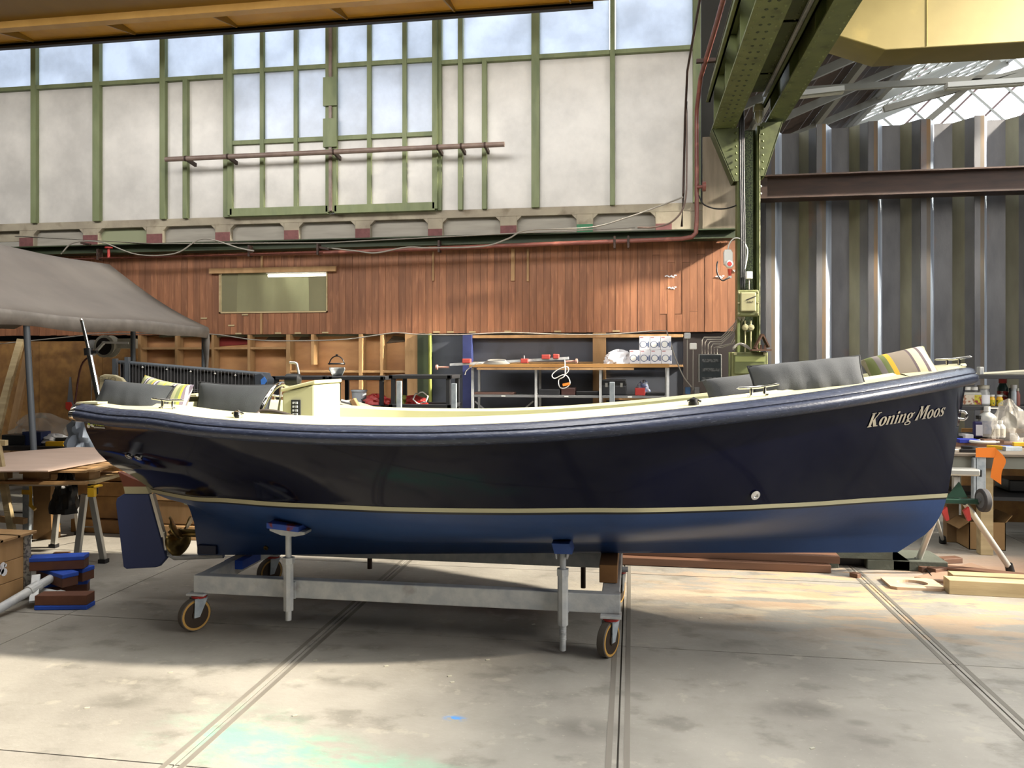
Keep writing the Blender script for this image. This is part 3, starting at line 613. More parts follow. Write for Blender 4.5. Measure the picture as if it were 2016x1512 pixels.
sil = {.2: (262, 938, .20), .4: (215, 912, .42), .6: (190, 888, .60), .8: (171, 852, .72)}
for k in range(1, 16):
    t = k/16; f = t+.10*math.sin(math.pi*t); r = []
    ks = sorted(sil); tk = min(ks, key=lambda a: abs(a-t))
    # stern silhouette target for this height
    pts = [(0, (297, 963, .05))]+[(a, sil[a]) for a in ks]+[(1, (160, 813, .78))]
    for (ta, A), (tb, B) in zip(pts, pts[1:]):
        if ta <= t <= tb: w_ = (t-ta)/(tb-ta); T = [A[i]*(1-w_)+B[i]*w_ for i in range(3)]
    v = PY(T[0], T[1], YC-T[2]); tgt = (v.x, v.z, T[2])
    for i in range(NU):
        a, bq = st[i], sheer[i]; u = US[i]
        base = [a[0]*(1-t)+bq[0]*t, a[1]*(1-t)+bq[1]*t, a[2]*(1-f)+bq[2]*f]
        if i == 0: dlt = [tgt[j]-base[j] for j in range(3)]
        # fuller, rounder quarters; flared bow
        q_ = max(0, 1-u*5.5)**1.8
        base = [base[j]+dlt[j]*q_ for j in range(3)]
        base[2] = max(.012, base[2]-.05*math.sin(math.pi*t)*max(0, (u-.72)/.28)**1.0*(1-u)*6*.6)
        r.append(tuple(base))
    tops.append(r)
under = [b4, b3, b2, b1, sb]
def interp_rows(rows_, n):
    out = []
    P = [rows_[0]]+rows_+[rows_[-1]]
    for k in range(len(rows_)-1):
        for m_ in range(n):
            t = m_/n; r = []
            for i in range(NU):
                if k == 0: r.append(tuple(rows_[0][i][j]*(1-t)+rows_[1][i][j]*t for j in range(3)))
                else:
                    a, b_, c, d = (P[k+z][i] for z in range(4)); 
                    if k == 1: a = tuple(2*b_[j]-c[j] for j in range(3))
                    r.append(tuple(.5*((2*b_[j])+(c[j]-a[j])*t+(2*a[j]-5*b_[j]+4*c[j]-d[j])*t*t+(3*b_[j]-a[j]-3*c[j]+d[j])*t**3) for j in range(3)))
            out.append(r)
    out.append(rows_[-1]); return out
low = interp_rows(under, 5)
ROWS = low+[st]+tops+[sheer]
def heel(b, z, s): return 0 if s > 0 else -.062*b*max(0, min(1, (z-.75)/.4))     # she sits slightly heeled away
def V3(p, s=1): return Vector((p[0], YC-s*p[2], p[1]+heel(p[2], p[1], s)))
boat = thing('motor_launch', 'dark blue open sloop with cream deck standing on a galvanised trolley', 'boat', (0, YC, PY(1000, 1089, YC).z))
hb = MB(); nlow = len(low)
for i in range(len(ROWS)-1):
    hb.slot(1 if i < nlow-2 else (2 if i == nlow-2 else 0))
    for s in (1, -1): hb.grid([[V3(p, s) for p in ROWS[i]], [V3(p, s) for p in ROWS[i+1]]])
hb.slot(1); hb.grid([[V3(p, 1) for p in b4], [V3(p, -1) for p in b4]])
for i in range(len(ROWS)-1):
    hb.slot(1 if i < nlow-2 else 0)
    for e in (0, -1): hb.grid([[V3(ROWS[i][e], 1), V3(ROWS[i][e], -1)], [V3(ROWS[i+1][e], 1), V3(ROWS[i+1][e], -1)]])
import bmesh
def weld(o, d=.0006):
    b = bmesh.new(); b.from_mesh(o.data); bmesh.ops.remove_doubles(b, verts=b.verts, dist=d); bmesh.ops.recalc_face_normals(b, faces=b.faces); b.to_mesh(o.data); b.free()
    o.data.polygons.foreach_set('use_smooth', [True]*len(o.data.polygons)); o.data.set_sharp_from_angle(angle=R(38)); return o
hull = weld(hb.obj('hull', [M['navy'], M['blue'], M['boot']], boat, smooth=38))
BV = BVHTree.FromPolygons([tuple(v) for v in hb.v], hb.f)
def hit(px, py):
    h = BV.ray_cast(E0, dr(px, py).normalized()); return h[0], h[1]
def skin(x, z, off=.003):
    h = BV.ray_cast(Vector((x, 0, z)), Vector((0, 1, 0)))
    if h[0] is None: return None
    n = h[1] if h[1].y < 0 else -h[1]
    return h[0]+n*off
# cream waterline stripe, proud by a hair
for s in (1, -1):
    mb = MB(); n_ = Vector((0, -s, 0))
    A = [V3(p, s)+Vector((0, -s*.0025, 0)) for p in sb]; B_ = [V3(p, s)+Vector((0, -s*.0025, 0)) for p in st]
    mb.grid([A, B_]); o = mb.obj('waterline_stripe', M['stripe'], boat, smooth=180)
# rubber rubbing strake around the gunwale
path = [V3(p, 1) for p in sheer]+[V3(p, -1) for p in sheer][::-1][1:]
path = [p for i, p in enumerate(path) if i == 0 or (p-path[i-1]).length > .006]
prof = [(-.02, .052), (.012, .052), (.036, .043), (.047, .026), (.044, .020), (.049, .017), (.060, .008), (.062, -.010), (.055, -.026), (.036, -.040), (.0, -.046), (-.01, -.046)]
rows = []
for i, p in enumerate(path):
    a = path[max(0, i-1)]; b_ = path[min(len(path)-1, i+1)]; d = b_-a; n_ = Vector((d.y, -d.x, 0)).normalized()
    rows.append([p+n_*u+Vector((0, 0, v)) for u, v in prof])
MB().grid(rows, close_u=True).obj('rubbing_strake', M['fender'], boat, smooth=50)
for e in (0, -1):
    r = rows[e]; c0 = sum(r, Vector())/len(r); dx = Vector((-.05, 0, 0)); mb = MB()
    R1 = [c0+(q-c0)*1.08+Vector((.025, 0, 0)) for q in r]; R2 = [c0+(q-c0)*1.08+Vector((-.012, 0, 0)) for q in r]; R3 = [c0+(q-c0)*.93+Vector((-.02, 0, 0)) for q in r]
    mb.grid([R1, R2, R3], close_u=True).add(R3, [tuple(range(len(R3)))]).obj('end_cap', M['chrome'], boat, smooth=50)
# deck ring, coaming and cockpit
wdt = lambda u: .20+.06*math.sin(math.pi*min(1, u*1.2))
def inner(p, u, s, w_, dz):
    b_ = max(.0, p[2]-w_); return Vector((p[0], YC-s*b_, p[1]+dz+heel(b_, p[1], s)))
iA, iB = 5, NU-13
def ring(w1, dz1, w2, dz2):
    out = []
    for s in (1, -1):
        out.append(([inner(sheer[i], US[i], s, w1*wdt(US[i])/.24, dz1) for i in range(iA, iB)], [inner(sheer[i], US[i], s, w2*wdt(US[i])/.24, dz2) for i in range(iA, iB)]))
    return out
dk = MB(); lev = [(0, .035), (.02, .052), (.20, .062), (.225, .075), (.25, .072), (.26, .055)]
R0 = []
for w_, dz in lev:
    near = [inner(sheer[i], US[i], 1, w_*wdt(US[i])/.24, dz) for i in range(iA, iB)]
    far = [inner(sheer[i], US[i], -1, w_*wdt(US[i])/.24, dz) for i in range(iA, iB)]
    R0.append((near, far))
for k in range(len(lev)-1):
    for s in (0, 1): dk.grid([R0[k][s], R0[k+1][s]])
# fore and aft decks: cross strips between the two sides
for rng in ((0, iA+1), (iB-1, NU)):
    dk.grid([[inner(sheer[i], US[i], s, w_, .052+.02*(1-abs(w_-1)))*1 for s, w_ in ((1, 0), (1, .02))]+[Vector((sheer[i][0], YC-sheer[i][2]*q, sheer[i][1]+.055+.02*(1-q*q)+heel(sheer[i][2]*abs(q), 2, 1 if q >= 0 else -1))) for q in (.8, .5, 0, -.5, -.8)]+[inner(sheer[i], US[i], -1, 0, .052)] for i in range(*rng)])
deck = dk.obj('deck', M['cream'], boat, smooth=35)
# cockpit lining: inner wall, bench ring, well
def hullb(x, z):
    h = BV.ray_cast(Vector((x, 0, max(z, .5))), Vector((0, 1, 0)))
    return max(.02, YC-h[0].y-.06) if h[0] is not None else .02
def clampin(v, s):
    b_ = abs(YC-v.y); b_ = min(b_, hullb(v.x, v.z)); return Vector((v.x, YC-s*b_, v.z))
ck = MB(); L2 = [(.26, .055), (.26, -.30), (.62, -.31), (.63, -.62)]
C0 = []
for w_, dz in L2:
    C0.append([[inner(sheer[i], US[i], s, w_*wdt(US[i])/.24 if w_ < .3 else w_*.92, dz if abs(dz) < .1 else min(dz, (1.05 if dz > -.5 else (.80 if iA+12 < i < iB-16 else 1.0))-sheer[i][1])) for i in range(iA, iB)] for s in (1, -1)])
    if abs(dz) > .1: C0[-1] = [[clampin(v, s) for v in rr] for rr, s in zip(C0[-1], (1, -1))]
for k in range(3):
    for s in (0, 1): ck.grid([C0[k][s], C0[k+1][s]])
ck.grid([C0[3][0], C0[3][1]])
for e in (0, -1):
    for k in range(3): ck.grid([[C0[k][0][e], C0[k+1][0][e]], [C0[k][1][e], C0[k+1][1][e]]])
ck.obj('cockpit_lining', M['creamg'], boat, smooth=35)
# transom capping
sA = sheer[0]
MB().grid([[Vector((sA[0]-.03, YC-sA[2]*q, sA[1]+z)) for z in (-.03, .055)] for q in (1, .5, 0, -.5, -1)]).add([Vector((sA[0]+a, YC-sA[2]*q, sA[1]+.055)) for q in (1, -1) for a in (-.03, .1)], [(0, 1, 3, 2)]).obj('transom_cap', M['cream'], boat, solid=.01)
# rudder, stock, heel bar, propeller
yk = YC
def cen(px, py): v = PY(px, py, yk); return (v.x, v.z)
MB().prism([cen(*p) for p in ((248, 971), (296, 971), (298, 985), (330, 1098), (316, 1114), (308, 1116), (252, 1119), (246, 1115), (231, 990), (233, 980))], 'y', yk-.018, yk+.018).obj('rudder', mat('flat_blue_rudder', '33406a', .6), boat, bevel=.006)
MB().prism([cen(*p) for p in ((247, 957), (291, 957), (297, 971), (250, 971))], 'y', yk-.02, yk+.02).obj('rudder_stripe', M['stripe'], boat)
MB().prism([cen(*p) for p in ((236, 928), (262, 940), (288, 950), (291, 957), (247, 957))], 'y', yk-.02, yk+.02).obj('rudder_head', mat('redbrown_rudder_top', '7a4334', .4, col2='6b3829', sc=5), boat)
(xa, za), (xb, zb) = cen(300, 972), cen(323, 1056)
MB().bm((xa, yk, za), (xb, yk, zb), .03, .022, (1, 0, 0)).obj('rudder_stock', M['alu'], boat)
(xc, zc_), (xd, zd), (xe_, ze_) = cen(329, 1072), cen(336, 1098), cen(440, 1094)
MB().tube([(xc, yk, zc_), (xd-.01, yk, zd+.02), (xd+.03, yk, zd), (xe_, yk, ze_)], .016, 8).obj('heel_bar', M['galv'], boat, smooth=50)
MB().cy((xb, yk, zb+.03), (xd-.03, yk, zd+.05), .014).obj('pintle', M['alu'], boat)
px_, pz_ = cen(366, 1049)
pr = MB().cy((px_-.1, yk, pz_), (px_+.14, yk, pz_), .022, .026).lathe([(0, -.03), (.025, 0), (.028, .06)], (px_-.1, yk, pz_), 12, 'x').obj('propeller_hub', M['bronze'], boat, smooth=50)
for k in range(3):
    a0 = R(20+120*k); rows = []
    for i in range(9):
        r = .02+.125*i/8; w_ = .098*math.sin(math.pi*(.12+.83*i/8))**.6; rr = []
        for j in range(7):
            q = (j/6-.5)*2; tw = R(52-24*i/8); dx = q*w_*math.sin(tw)*.8+.012*(1-q*q); da = q*w_*math.cos(tw)/max(r, .05)
            rr.append(Vector((px_-.05+dx, yk+r*math.cos(a0+da), pz_+r*math.sin(a0+da))))
        rows.append(rr)
    MB().grid(rows).obj('propeller_blade', M['bronze'], boat, smooth=180, solid=.006)
# skin fittings
def fitting(px, py, r, name='skin_fitting', m='chrome'):
    p, n_ = hit(px, py)
    if p is None: return
    n_ = n_ if n_.y < 0 else -n_
    o = MB().lathe([(0, .004), (r*.45, .004), (r*.5, .010), (r, .008), (r*1.02, 0)], (0, 0, 0), 20).obj(name, M[m], None, smooth=40, org=(0, 0, 0))
    o.parent = boat; o.rotation_euler = n_.to_track_quat('Z', 'Y').to_euler(); o.location = p-WL[boat.name]
fitting(254.5, 897.5, .022); fitting(273, 900, .022); fitting(1486, 974, .024)
fitting(411, 1082, .006, 'bolt_head', 'black'); fitting(424, 1080, .006, 'bolt_head', 'black'); fitting(524, 1078, .015, 'anode_screw', 'bronze')
a_, b_ = hit(392, 1072)[0], hit(432, 1092)[0]
MB().b(a_.x, a_.x+.13, YC-.055, YC-.03, a_.z-.055, a_.z+.002).obj('keel_plate', mat('navy_keel_plate', '101c3c', .5), boat, bevel=.003)
(xa, za) = cen(1888, 818); tw = MB().tube([Vector((xa-.01, YC+.02*math.sin(a)*0, za)) + Vector((.028+.022*math.cos(a), 0, .022*math.sin(a))) for a in [i*math.pi/8 for i in range(-7, 8)]], .008, 8); tw.cy((xa-.03, YC, za+.021), (xa+.028, YC, za+.021), .008).cy((xa-.03, YC, za-.021), (xa+.028, YC, za-.021), .008).obj('bow_eye', M['chrome'], boat, smooth=60)
# cleats
def cleat(px, py, s, ln, rz=0., name='cleat'):
    zz = None
    # find deck point
    X = PY(px, py, YC-s*.6).x
    for _ in range(6):
        i = min(range(NU), key=lambda k: abs(sheer[k][0]-X)); b_ = max(.05, sheer[i][2]-.12); X = PY(px, py, YC-s*b_).x
    z = sheer[i][1]+.057+heel(b_, 2, s); y = YC-s*b_; h = .045; o = Vector((X, y, z)); c, sn = math.cos(rz), math.sin(rz); mb = MB()
    i2 = min(NU-1, i+3); sl_ = (sheer[i2][1]-sheer[i-3][1])/(sheer[i2][0]-sheer[i-3][0])
    D = lambda a, dz: o+Vector((a*c, a*sn, dz+a*sl_))
    mb.tube([D(-ln/2, h+.004), D(-ln*.45, h+.006), D(0, h), D(ln*.45, h+.006), D(ln/2, h+.004)], [.004, .007, .008, .007, .004], 8)
    for a in (-ln*.16, ln*.16): mb.tube([D(a*1.3, 0), D(a, .012), D(a, h)], [.014, .008, .007], 8)
    mb.obj(name, M['chrome'], boat, smooth=60)
cleat(330, 812, 1, .19); cleat(1492, 776, 1, .2); cleat(1876, 708, 1, .18, -.5); cleat(1770, 738, -1, .14, .6); cleat(547, 799, -1, .12)
# small deck lights
for px, py in ((453, 817), (1370, 790)):
    X = PY(px, py, YC-.95).x; i = min(range(NU), key=lambda k: abs(sheer[k][0]-X)); o = Vector((X, YC-sheer[i][2]+.1, sheer[i][1]+.057))
    MB().cy(o, o+Vector((0, 0, .015)), .025).lathe([(.022, .012), (.02, .03), (.0, .04)], o, 12).tube([o+Vector((-.03, 0, .02)), o+Vector((0, 0, .035)), o+Vector((.035, 0, .018))], .006, 6).obj('deck_fitting', M['chrome' if px < 900 else 'black'], boat, smooth=50)
# console
Y1, Y2 = 4.25, 4.66
XR = XY(619, Y1); XL = XY(555, Y1); zr_ = PY(619, 757, Y1).z; zl_ = PY(555, 773, Y1).z
cs = MB().prism([(XL, .75), (XR, .75), (XR, zr_), (XL, zl_)], 'y', Y1, Y2).obj('console', M['creamg'], boat, bevel=.012)
MB().prism([(XL-.008, zl_+.004), (XR+.006, zr_+.004), (XR+.006, zr_+.026), (XL-.008, zl_+.024)], 'y', Y1-.006, Y2+.006).obj('lid', M['cream'], cs, bevel=.006)
p0, p1 = PY(573, 787, Y1-.01), PY(591, 825, Y1-.01)
pn = MB().b(p0.x, p1.x, Y1-.012, Y1, p1.z, p0.z).obj('switch_panel', mat('dark_switch_plate', '25272b', .4), cs, bevel=.002)
for k in range(4): z = p0.z-.018-.022*k; MB().b(p0.x+.012, p0.x+.022, Y1-.02, Y1-.012, z-.006, z+.006).b(p0.x+.03, p0.x+.042, Y1-.018, Y1-.012, z-.007, z+.007).obj('rocker_switch', M['white'] if 0 else mat('switch_grey', 'a8acb0', .4), cs)
MB().lathe([(0, -.014), (.013, -.012), (.014, 0)], (p0.x+.027, Y1-.012, p1.z+.016), 16, 'y').obj('power_socket', M['black'], cs, smooth=50)
# throttle on the console top
q = PY(586, 757, 4.4); q.z = zl_+(zr_-zl_)*(q.x-XL)/(XR-XL)+.03
th_ = MB().lathe([(.035, -.01), (.038, .0), (.036, .07), (.0, .085)], (q.x-.06, q.y, q.z+.035), 20, 'x').obj('throttle_base', M['black'], cs, smooth=40)
MB().tube(cat([q+Vector((.005, .02, .04)), q+Vector((-.01, .02, .11)), q+Vector((-.02, .02, .135)), q+Vector((-.06, .02, .14))], 4), [.008]*4+[.008]*9, 8).obj('throttle_lever', M['alu'], cs, smooth=60)
# steering wheel on the aft face
wc = Vector((XY(541, 4.45), 4.45, 1.22)); nrm = Vector((-1, 0, .25)).normalized(); ux, uy = basis(nrm)
wl = MB().tube([wc+(ux*math.cos(a)+uy*math.sin(a))*.20 for a in [6.28318*i/40 for i in range(40)]], .015, 10, closed=True)
wh = wl.obj('steering_wheel', M['chrome'], boat, smooth=60)
sk = MB().cy(wc-nrm*.01, wc-nrm*.14, .03)
for k in range(3): a = 1.57+2.094*k; sk.tube([wc-nrm*.02, wc+(ux*math.cos(a)+uy*math.sin(a))*.185], .008, 6)
sk.obj('wheel_spoke', M['alu'], wh, smooth=50)
for k in range(2):
    pts = [(XY(510, 3.9)+.02*k, 3.9, PY(512, 812, 3.9).z-.02), ]
MB().tube(cat([PY(505, 818, 4.0), PY(515, 810, 4.02), PY(545, 812, 4.0), PY(580, 822, 3.95), PY(600, 826, 3.95)], 5), .014, 8).obj('grab_rail', mat('brown_grab_rail', '4e4640', .4, .3), boat, smooth=60)
# flag staff at the stern
a0, a1, a2 = PY(193, 765, 4.5), PY(175, 690, 4.5), PY(161, 630, 4.5); a0.z -= .08
sf = MB().cy(a0+Vector((.02, 0, -.05)), a1, .018).obj('stern_pole', M['chrome'], boat, smooth=60)
MB().cy(a1, a2, .011).lathe([(0, -.014), (.014, 0), (0, .014)], a2, 12).obj('pole_tip', M['chrome'], sf, smooth=60)
MB().cy(a1-Vector((.0, 0, .03)), a1+Vector((-.004, 0, .015)), .027).b(a1.x, a1.x+.06, a1.y-.01, a1.y+.01, a1.z-.02, a1.z).obj('pole_clamp', M['black'], sf, smooth=40)
# headrest board at the stern
# name and maker's lettering, laid on the hull skin
GL = {
 'K': ([[(0, 0), (.30, 0), (.30, .05), (.22, .07), (.22, .93), (.30, .95), (.30, 1), (0, 1), (0, .95), (.05, .93), (.05, .07), (0, .05)], [(.22, .42), (.48, .93), (.42, .95), (.42, 1), (.66, 1), (.66, .95), (.56, .93), (.36, .57), (.60, .07), (.70, .05), (.70, 0), (.40, 0), (.22, .46)]], .70),
 'n': ([[(0, 0), (.20, 0), (.18, .04), (.18, .62), (.02, .62), (0, .58), (.04, .56), (.04, .04)], [(.18, .44), (.26, .56), (.34, .58), (.34, .04), (.32, 0), (.52, 0), (.50, .04), (.48, .05), (.48, .54), (.42, .64), (.32, .64), (.18, .52)]], .56),
 'i': ([[(0, 0), (.20, 0), (.18, .04), (.18, .62), (.02, .62), (0, .58), (.04, .56), (.04, .04)], [(.04, .74), (.11, .70), (.18, .74), (.20, .81), (.16, .88), (.09, .89), (.03, .84), (.02, .79)]], .24),
 'M': ([[(0, 0), (.20, 0), (.20, .04), (.13, .06), (.16, .93), (.08, .95), (.08, 1), (.30, 1), (.44, .42), (.60, 1), (.86, 1), (.86, .95), (.80, .93), (.80, .07), (.86, .05), (.86, 0), (.56, 0), (.56, .05), (.62, .07), (.62, .84), (.40, .10), (.36, .10), (.19, .80), (.17, .06), (.0, .04)]], .86),
}
def ringg(rx, ry, cx, cy, ix, iy, sk=0): return ('ring', rx, ry, cx, cy, ix, iy)
GL['o'] = ([ringg(.25, .34, .25, .31, .085, .27)], .50)
GL['g'] = ([ringg(.22, .23, .22, .42, .07, .18), ringg(.24, .15, .22, -.10, .15, .085), [(.10, .22), (.20, .20), (.30, .06), (.20, .02), (.06, .10), (.04, .16)], [(.36, .52), (.48, .66), (.54, .62), (.50, .54), (.40, .50)]], .50)
GL['s'] = ([[(.02, 0), (.06, 0), (.10, .04), (.20, -.02), (.32, .04), (.38, .16), (.34, .30), (.20, .42), (.15, .50), (.20, .58), (.28, .56), (.32, .44), (.36, .44), (.36, .64), (.33, .64), (.30, .60), (.20, .65), (.08, .60), (.02, .48), (.05, .36), (.20, .22), (.24, .12), (.18, .04), (.10, .06), (.05, .22), (.01, .22)]], .42)
def glyphs(text, P0, dirx, h, slant, mname, name, squeeze=1.0):
    mb = MB(); x = 0
    def mp(gx, gy):
        q = P0+dirx*((gx+gy*slant)*h*squeeze)+Vector((0, 0, gy*h)); r = skin(q.x, q.z, .004); return r or q
    for ch in text:
        if ch == ' ': x += .22; continue
        shp, adv = GL[ch]
        for g in shp:
            if g[0] == 'ring':
                _, rx, ry, cx, cy, ix, iy = g; n = 28
                o_ = [mp(x+cx+rx*math.cos(6.283*i/n), cy+ry*math.sin(6.283*i/n)) for i in range(n)]; i_ = [mp(x+cx+ix*math.cos(6.283*i/n), cy+iy*math.sin(6.283*i/n)) for i in range(n)]
                mb.grid([o_, i_], close_u=True)
            else: mb.add([mp(x+a, b_) for a, b_ in g], [tuple(range(len(g)))])
        x += adv+.035
    return mb.obj(name, M[mname], boat)
A_, B_ = hit(1706, 841)[0], hit(1856, 818)[0]
dd = (B_-A_); tot = .70+.5+.56+.24+.56+.50+.22+.86+.5+.5+.42+.035*9
hcap = A_.z*0+(PY(1706, 841, A_.y).z-PY(1706, 813, A_.y).z)*-1
hcap = abs(hcap); dirx = Vector((dd.x, 0, dd.z)).normalized()*1.0
glyphs('Koning Moos', Vector((A_.x, 0, A_.z)), dirx, hcap, .25, 'letter', 'name_lettering', math.hypot(dd.x, dd.z)/(tot*hcap))
def text(body, loc, size, m, parent, rot, name='lettering', align='LEFT', ext=.0008, sx=1., wrap=False):
    cu = bpy.data.curves.new(name, 'FONT'); cu.body = body; cu.size = size; cu.extrude = ext; cu.align_x = align; cu.materials.append(m); cu.resolution_u = 2
    tmp = bpy.data.objects.new(name+'_curve', cu); me = bpy.data.meshes.new_from_object(tmp); bpy.data.objects.remove(tmp)
    o = bpy.data.objects.new(name, me); COL.objects.link(o); o.rotation_euler = rot; o.scale.x = sx
    if wrap:
        Mx = Matrix.Translation(Vector(loc)) @ rot.to_matrix().to_4x4() @ Matrix.Diagonal((sx, 1, 1, 1)); o.rotation_euler = (0, 0, 0); o.scale.x = 1
        for v in me.vertices:
            q = Mx @ v.co; r = skin(q.x, q.z, .004 if v.co.z > 0 else .002); v.co = (r if r is not None else q)-WL[parent.name]
        o.parent = parent; return o
    if parent is not None: o.parent = parent; o.location = Vector(loc)-WL[parent.name]
    else: o.location = loc
    return o
p, n_ = hit(184, 836); q, _ = hit(207, 837.5); n_ = n_ if n_.y < 0 else -n_
e = (q-p).normalized(); n_ = (n_-e*n_.dot(e)).normalized(); rot = Matrix((e, n_.cross(e), n_)).transposed().to_euler()
M['lime'] = mat('lime_lettering', '9fb02c', .5); M['whl'] = mat('white_lettering', 'c8c8c4', .5)
text('E-WERF', p+n_*.006, .040, M['lime'], boat, rot, sx=(q-p).length/.135, wrap=True)
text('ELEKTRISCH VAREN', p+n_*.006-n_.cross(e)*.016, .012, M['whl'], boat, rot, sx=(q-p).length/.115, wrap=True)
p, _ = hit(177, 834)
for k in range(3):
    a = R(100+120*k); up = n_.cross(e); d = e*math.cos(a)+up*math.sin(a); sd = n_.cross(d); c0 = p+n_*.006+d*.018
    MB().add([skin(*(c0+d*(.015*math.cos(b_))+sd*(.010*math.sin(b_))).xz, .004) for b_ in [6.283*i/14 for i in range(14)]], [tuple(range(14))]).obj('propeller_emblem', M['whl'], boat)
MB().add([skin(*(p+(e*math.cos(b_)+n_.cross(e)*math.sin(b_))*.009).xz, .006) for b_ in [6.283*i/14 for i in range(14)]], [tuple(range(14))]).obj('emblem_hub', M['lime'], boat)
# ---------------------------------------------- cushions (each lies loose in the boat)
def cushion(label, c, u, v, w_, h_, t_, m, pip='piping', group=None, pinch=.10, wrinkle=.0, piped=True, bend=0.):
    u = Vector(u).normalized(); v = Vector(v); v = (v-u*v.dot(u)).normalized(); n_ = u.cross(v); N = 22
    mb = MB(); edge = []
    def P(a, b_, s):
        f = (max(0, 1-abs(a)**2.6)*max(0, 1-abs(b_)**2.6))**.42
        wr = wrinkle*(math.sin(a*17+b_*1.5)*.6+math.sin(a*9-b_*2)*.5)*(.35+.65*(b_ < .2)*min(1, .2-b_ if b_ < .2 else 0)*1.2)*f
        x = a*w_/2*(1-pinch*(1-b_*b_)); z = b_*h_/2*(1-pinch*(1-a*a)*1.0)
        return Vector((x, s*(t_/2*f+wr)+bend*(a*a), z))
    for s in (1, -1):
        mb.grid([[P(2*i/N-1, 2*j/N-1, s) for i in range(N+1)] for j in range(N+1)])
    o = mb.obj('cushion', m, None, smooth=180, org=(0, 0, 0)); weld(o, .0015)
    o.matrix_world = Matrix.Translation(c) @ Matrix((u, n_*-1, v)).transposed().to_4x4()
    tag(o, label, 'cushion', group)
    if piped:
        L = [P(-1, -1+2*k/12, 0) for k in range(12)]+[P(-1+2*k/16, 1, 0) for k in range(16)]+[P(1, 1-2*k/12, 0) for k in range(12)]+[P(1-2*k/16, -1, 0) for k in range(16)]
        q = MB().tube(L, .0055, 6, closed=True); WL[o.name] = Vector((0, 0, 0)); q.obj('piping', M[pip], o, smooth=180)
    return o
st1 = striped('striped_cushion_cloth', [(0, '8f9568'), (.10, 'c4a83a'), (.15, '8f9568'), (.30, 'a9aa80'), (.38, '4e4650'), (.42, 'b8b6bc'), (.47, '4a424e'), (.52, 'a0a27c'), (.62, '77825a'), (.70, 'c2a53c'), (.75, '6d6470'), (.79, 'c8c6c8'), (.83, '5b5360'), (.90, '8c9466')], 0, 4.3)
Yb = YC-.75
cushion('slumped dark grey cushion on the aft deck corner, against the stern pole', PY(260, 788, 3.98), (1, -.05, -.08), (0, .5, .9), .46, .22, .16, M['cloth'], wrinkle=.004)
cushion('striped green and yellow cushion at the stern behind the slumped grey one', PY(318, 790, 4.2), (1, -.3, -.14), (-.1, .3, .9), .42, .27, .13, st1, piped=False)
cushion('upright dark grey cushion between striped cushion and steering wheel', PY(459, 797, 4.72), (1, .05, -.03), (0, .35, 1), .54, .30, .16, M['cloth'], wrinkle=.002)
cushion('wrinkled long grey cushion on the foredeck bench, tallest at the bow side', PY(1590, 750, 4.08), (1, .05, .10), (.05, .45, 1), .56, .22, .15, M['cloth2'], wrinkle=.012, pinch=.05)
cushion('smooth grey cushion half hidden behind the wrinkled one', PY(1455, 776, 4.25), (1, .1, .12), (0, .5, .9), .36, .22, .16, M['cloth2'], piped=False)
cushion('striped cushion leaning on the bow deck', PY(1775, 731, 4.38), (.95, .1, .22), (-.1, .6, .8), .36, .25, .16, striped('striped_bow_cushion_cloth', [(0, '7c7266'), (.12, '55494c'), (.16, 'b5ab8e'), (.28, '5a4e52'), (.33, 'b9b3a4'), (.42, '8b8470'), (.52, '6d7548'), (.62, '827a78'), (.70, '667044'), (.78, 'c9992c'), (.85, '7c7266')], 0, 3.0), piped=False)
# ================================================ TROLLEY under the boat
TX0, TX1, TY0, TY1, TZ0, TZ1 = -2.50, -.06, 4.10, 5.06, .215, .318
tr = thing('boat_trolley', 'galvanised steel boat trolley on four castors beneath the blue boat', 'trolley', ((TX0+TX1)/2, (TY0+TY1)/2, 0))
for y0, y1 in ((TY0, TY0+.06), (TY1-.06, TY1)): MB().b(TX0, TX1, y0, y1, TZ0, TZ1).obj('side_beam', M['galv'], tr, bevel=.005)
for x0, x1 in ((TX0, TX0+.06), (TX1-.10, TX1-.005)): MB().b(x0, x1, TY0+.06, TY1-.06, TZ0+.005, TZ1-.003).obj('cross_beam', M['galv'], tr, bevel=.005)
def under_z(x, y):
    h = BV.ray_cast(Vector((x, y, .1)), Vector((0, 0, 1))); return h[0].z if h[0] is not None else .6
def post(px, top_y, padpx, y, colz, botz, padw, pad=True):
    x = XY(px, y); zt_ = PY(px, top_y, y).z
    s = MB().cy((x, y, .10 if colz else botz), (x, y, zt_), .017, n=14)
    o = s.obj('screw_post', M['galv'], tr, smooth=50)
    th = MB()
    for k in range(0 if botz > .1 else 26): z = botz+.015+k*.0085; th.cy((x, y, z), (x, y, z+.004), .0195, n=12)
    th.obj('screw_thread', M['galv'], o, smooth=40)['kind'] = 'stuff'
    MB().cy((x, y, TZ0-.06), (x, y, TZ1+.13), .028, n=8).cy((x, y, TZ1+.10), (x, y, TZ1+.135), .034, n=6).obj('post_sleeve', M['galv'], tr, smooth=30)
    MB().b(x-.03, x+.03, y+.02, TY0+.005, TZ0, TZ1-.01).obj('post_bracket', M['galv'], tr)
    return x, zt_
x, z = post(568, 1051, 0, TY0-.03, 1, .165, .1)
x, z = x, z
MB().prism([(x-.10, z+.035), (x+.11, z+.02), (x+.11, z+.005), (x+.05, z-.008), (x-.03, z-.004), (x-.10, z+.02)], 'y', TY0-.06, TY0+.03).obj('pad_plate', M['galv'], tr, bevel=.003)
MB().prism([(x-.11, z+.068), (x+.08, z+.052), (x+.08, z+.02), (x-.11, z+.036)], 'y', TY0-.075, TY0+.06).obj('support_pad', mat('blue_red_pad', '2a4a9c', .7, col2='7a3236', sc=16, lo=.52, hi=.6), tr, bevel=.003)
x, z = post(1108, 1086, 0, TY0-.03, 1, .06, .1)
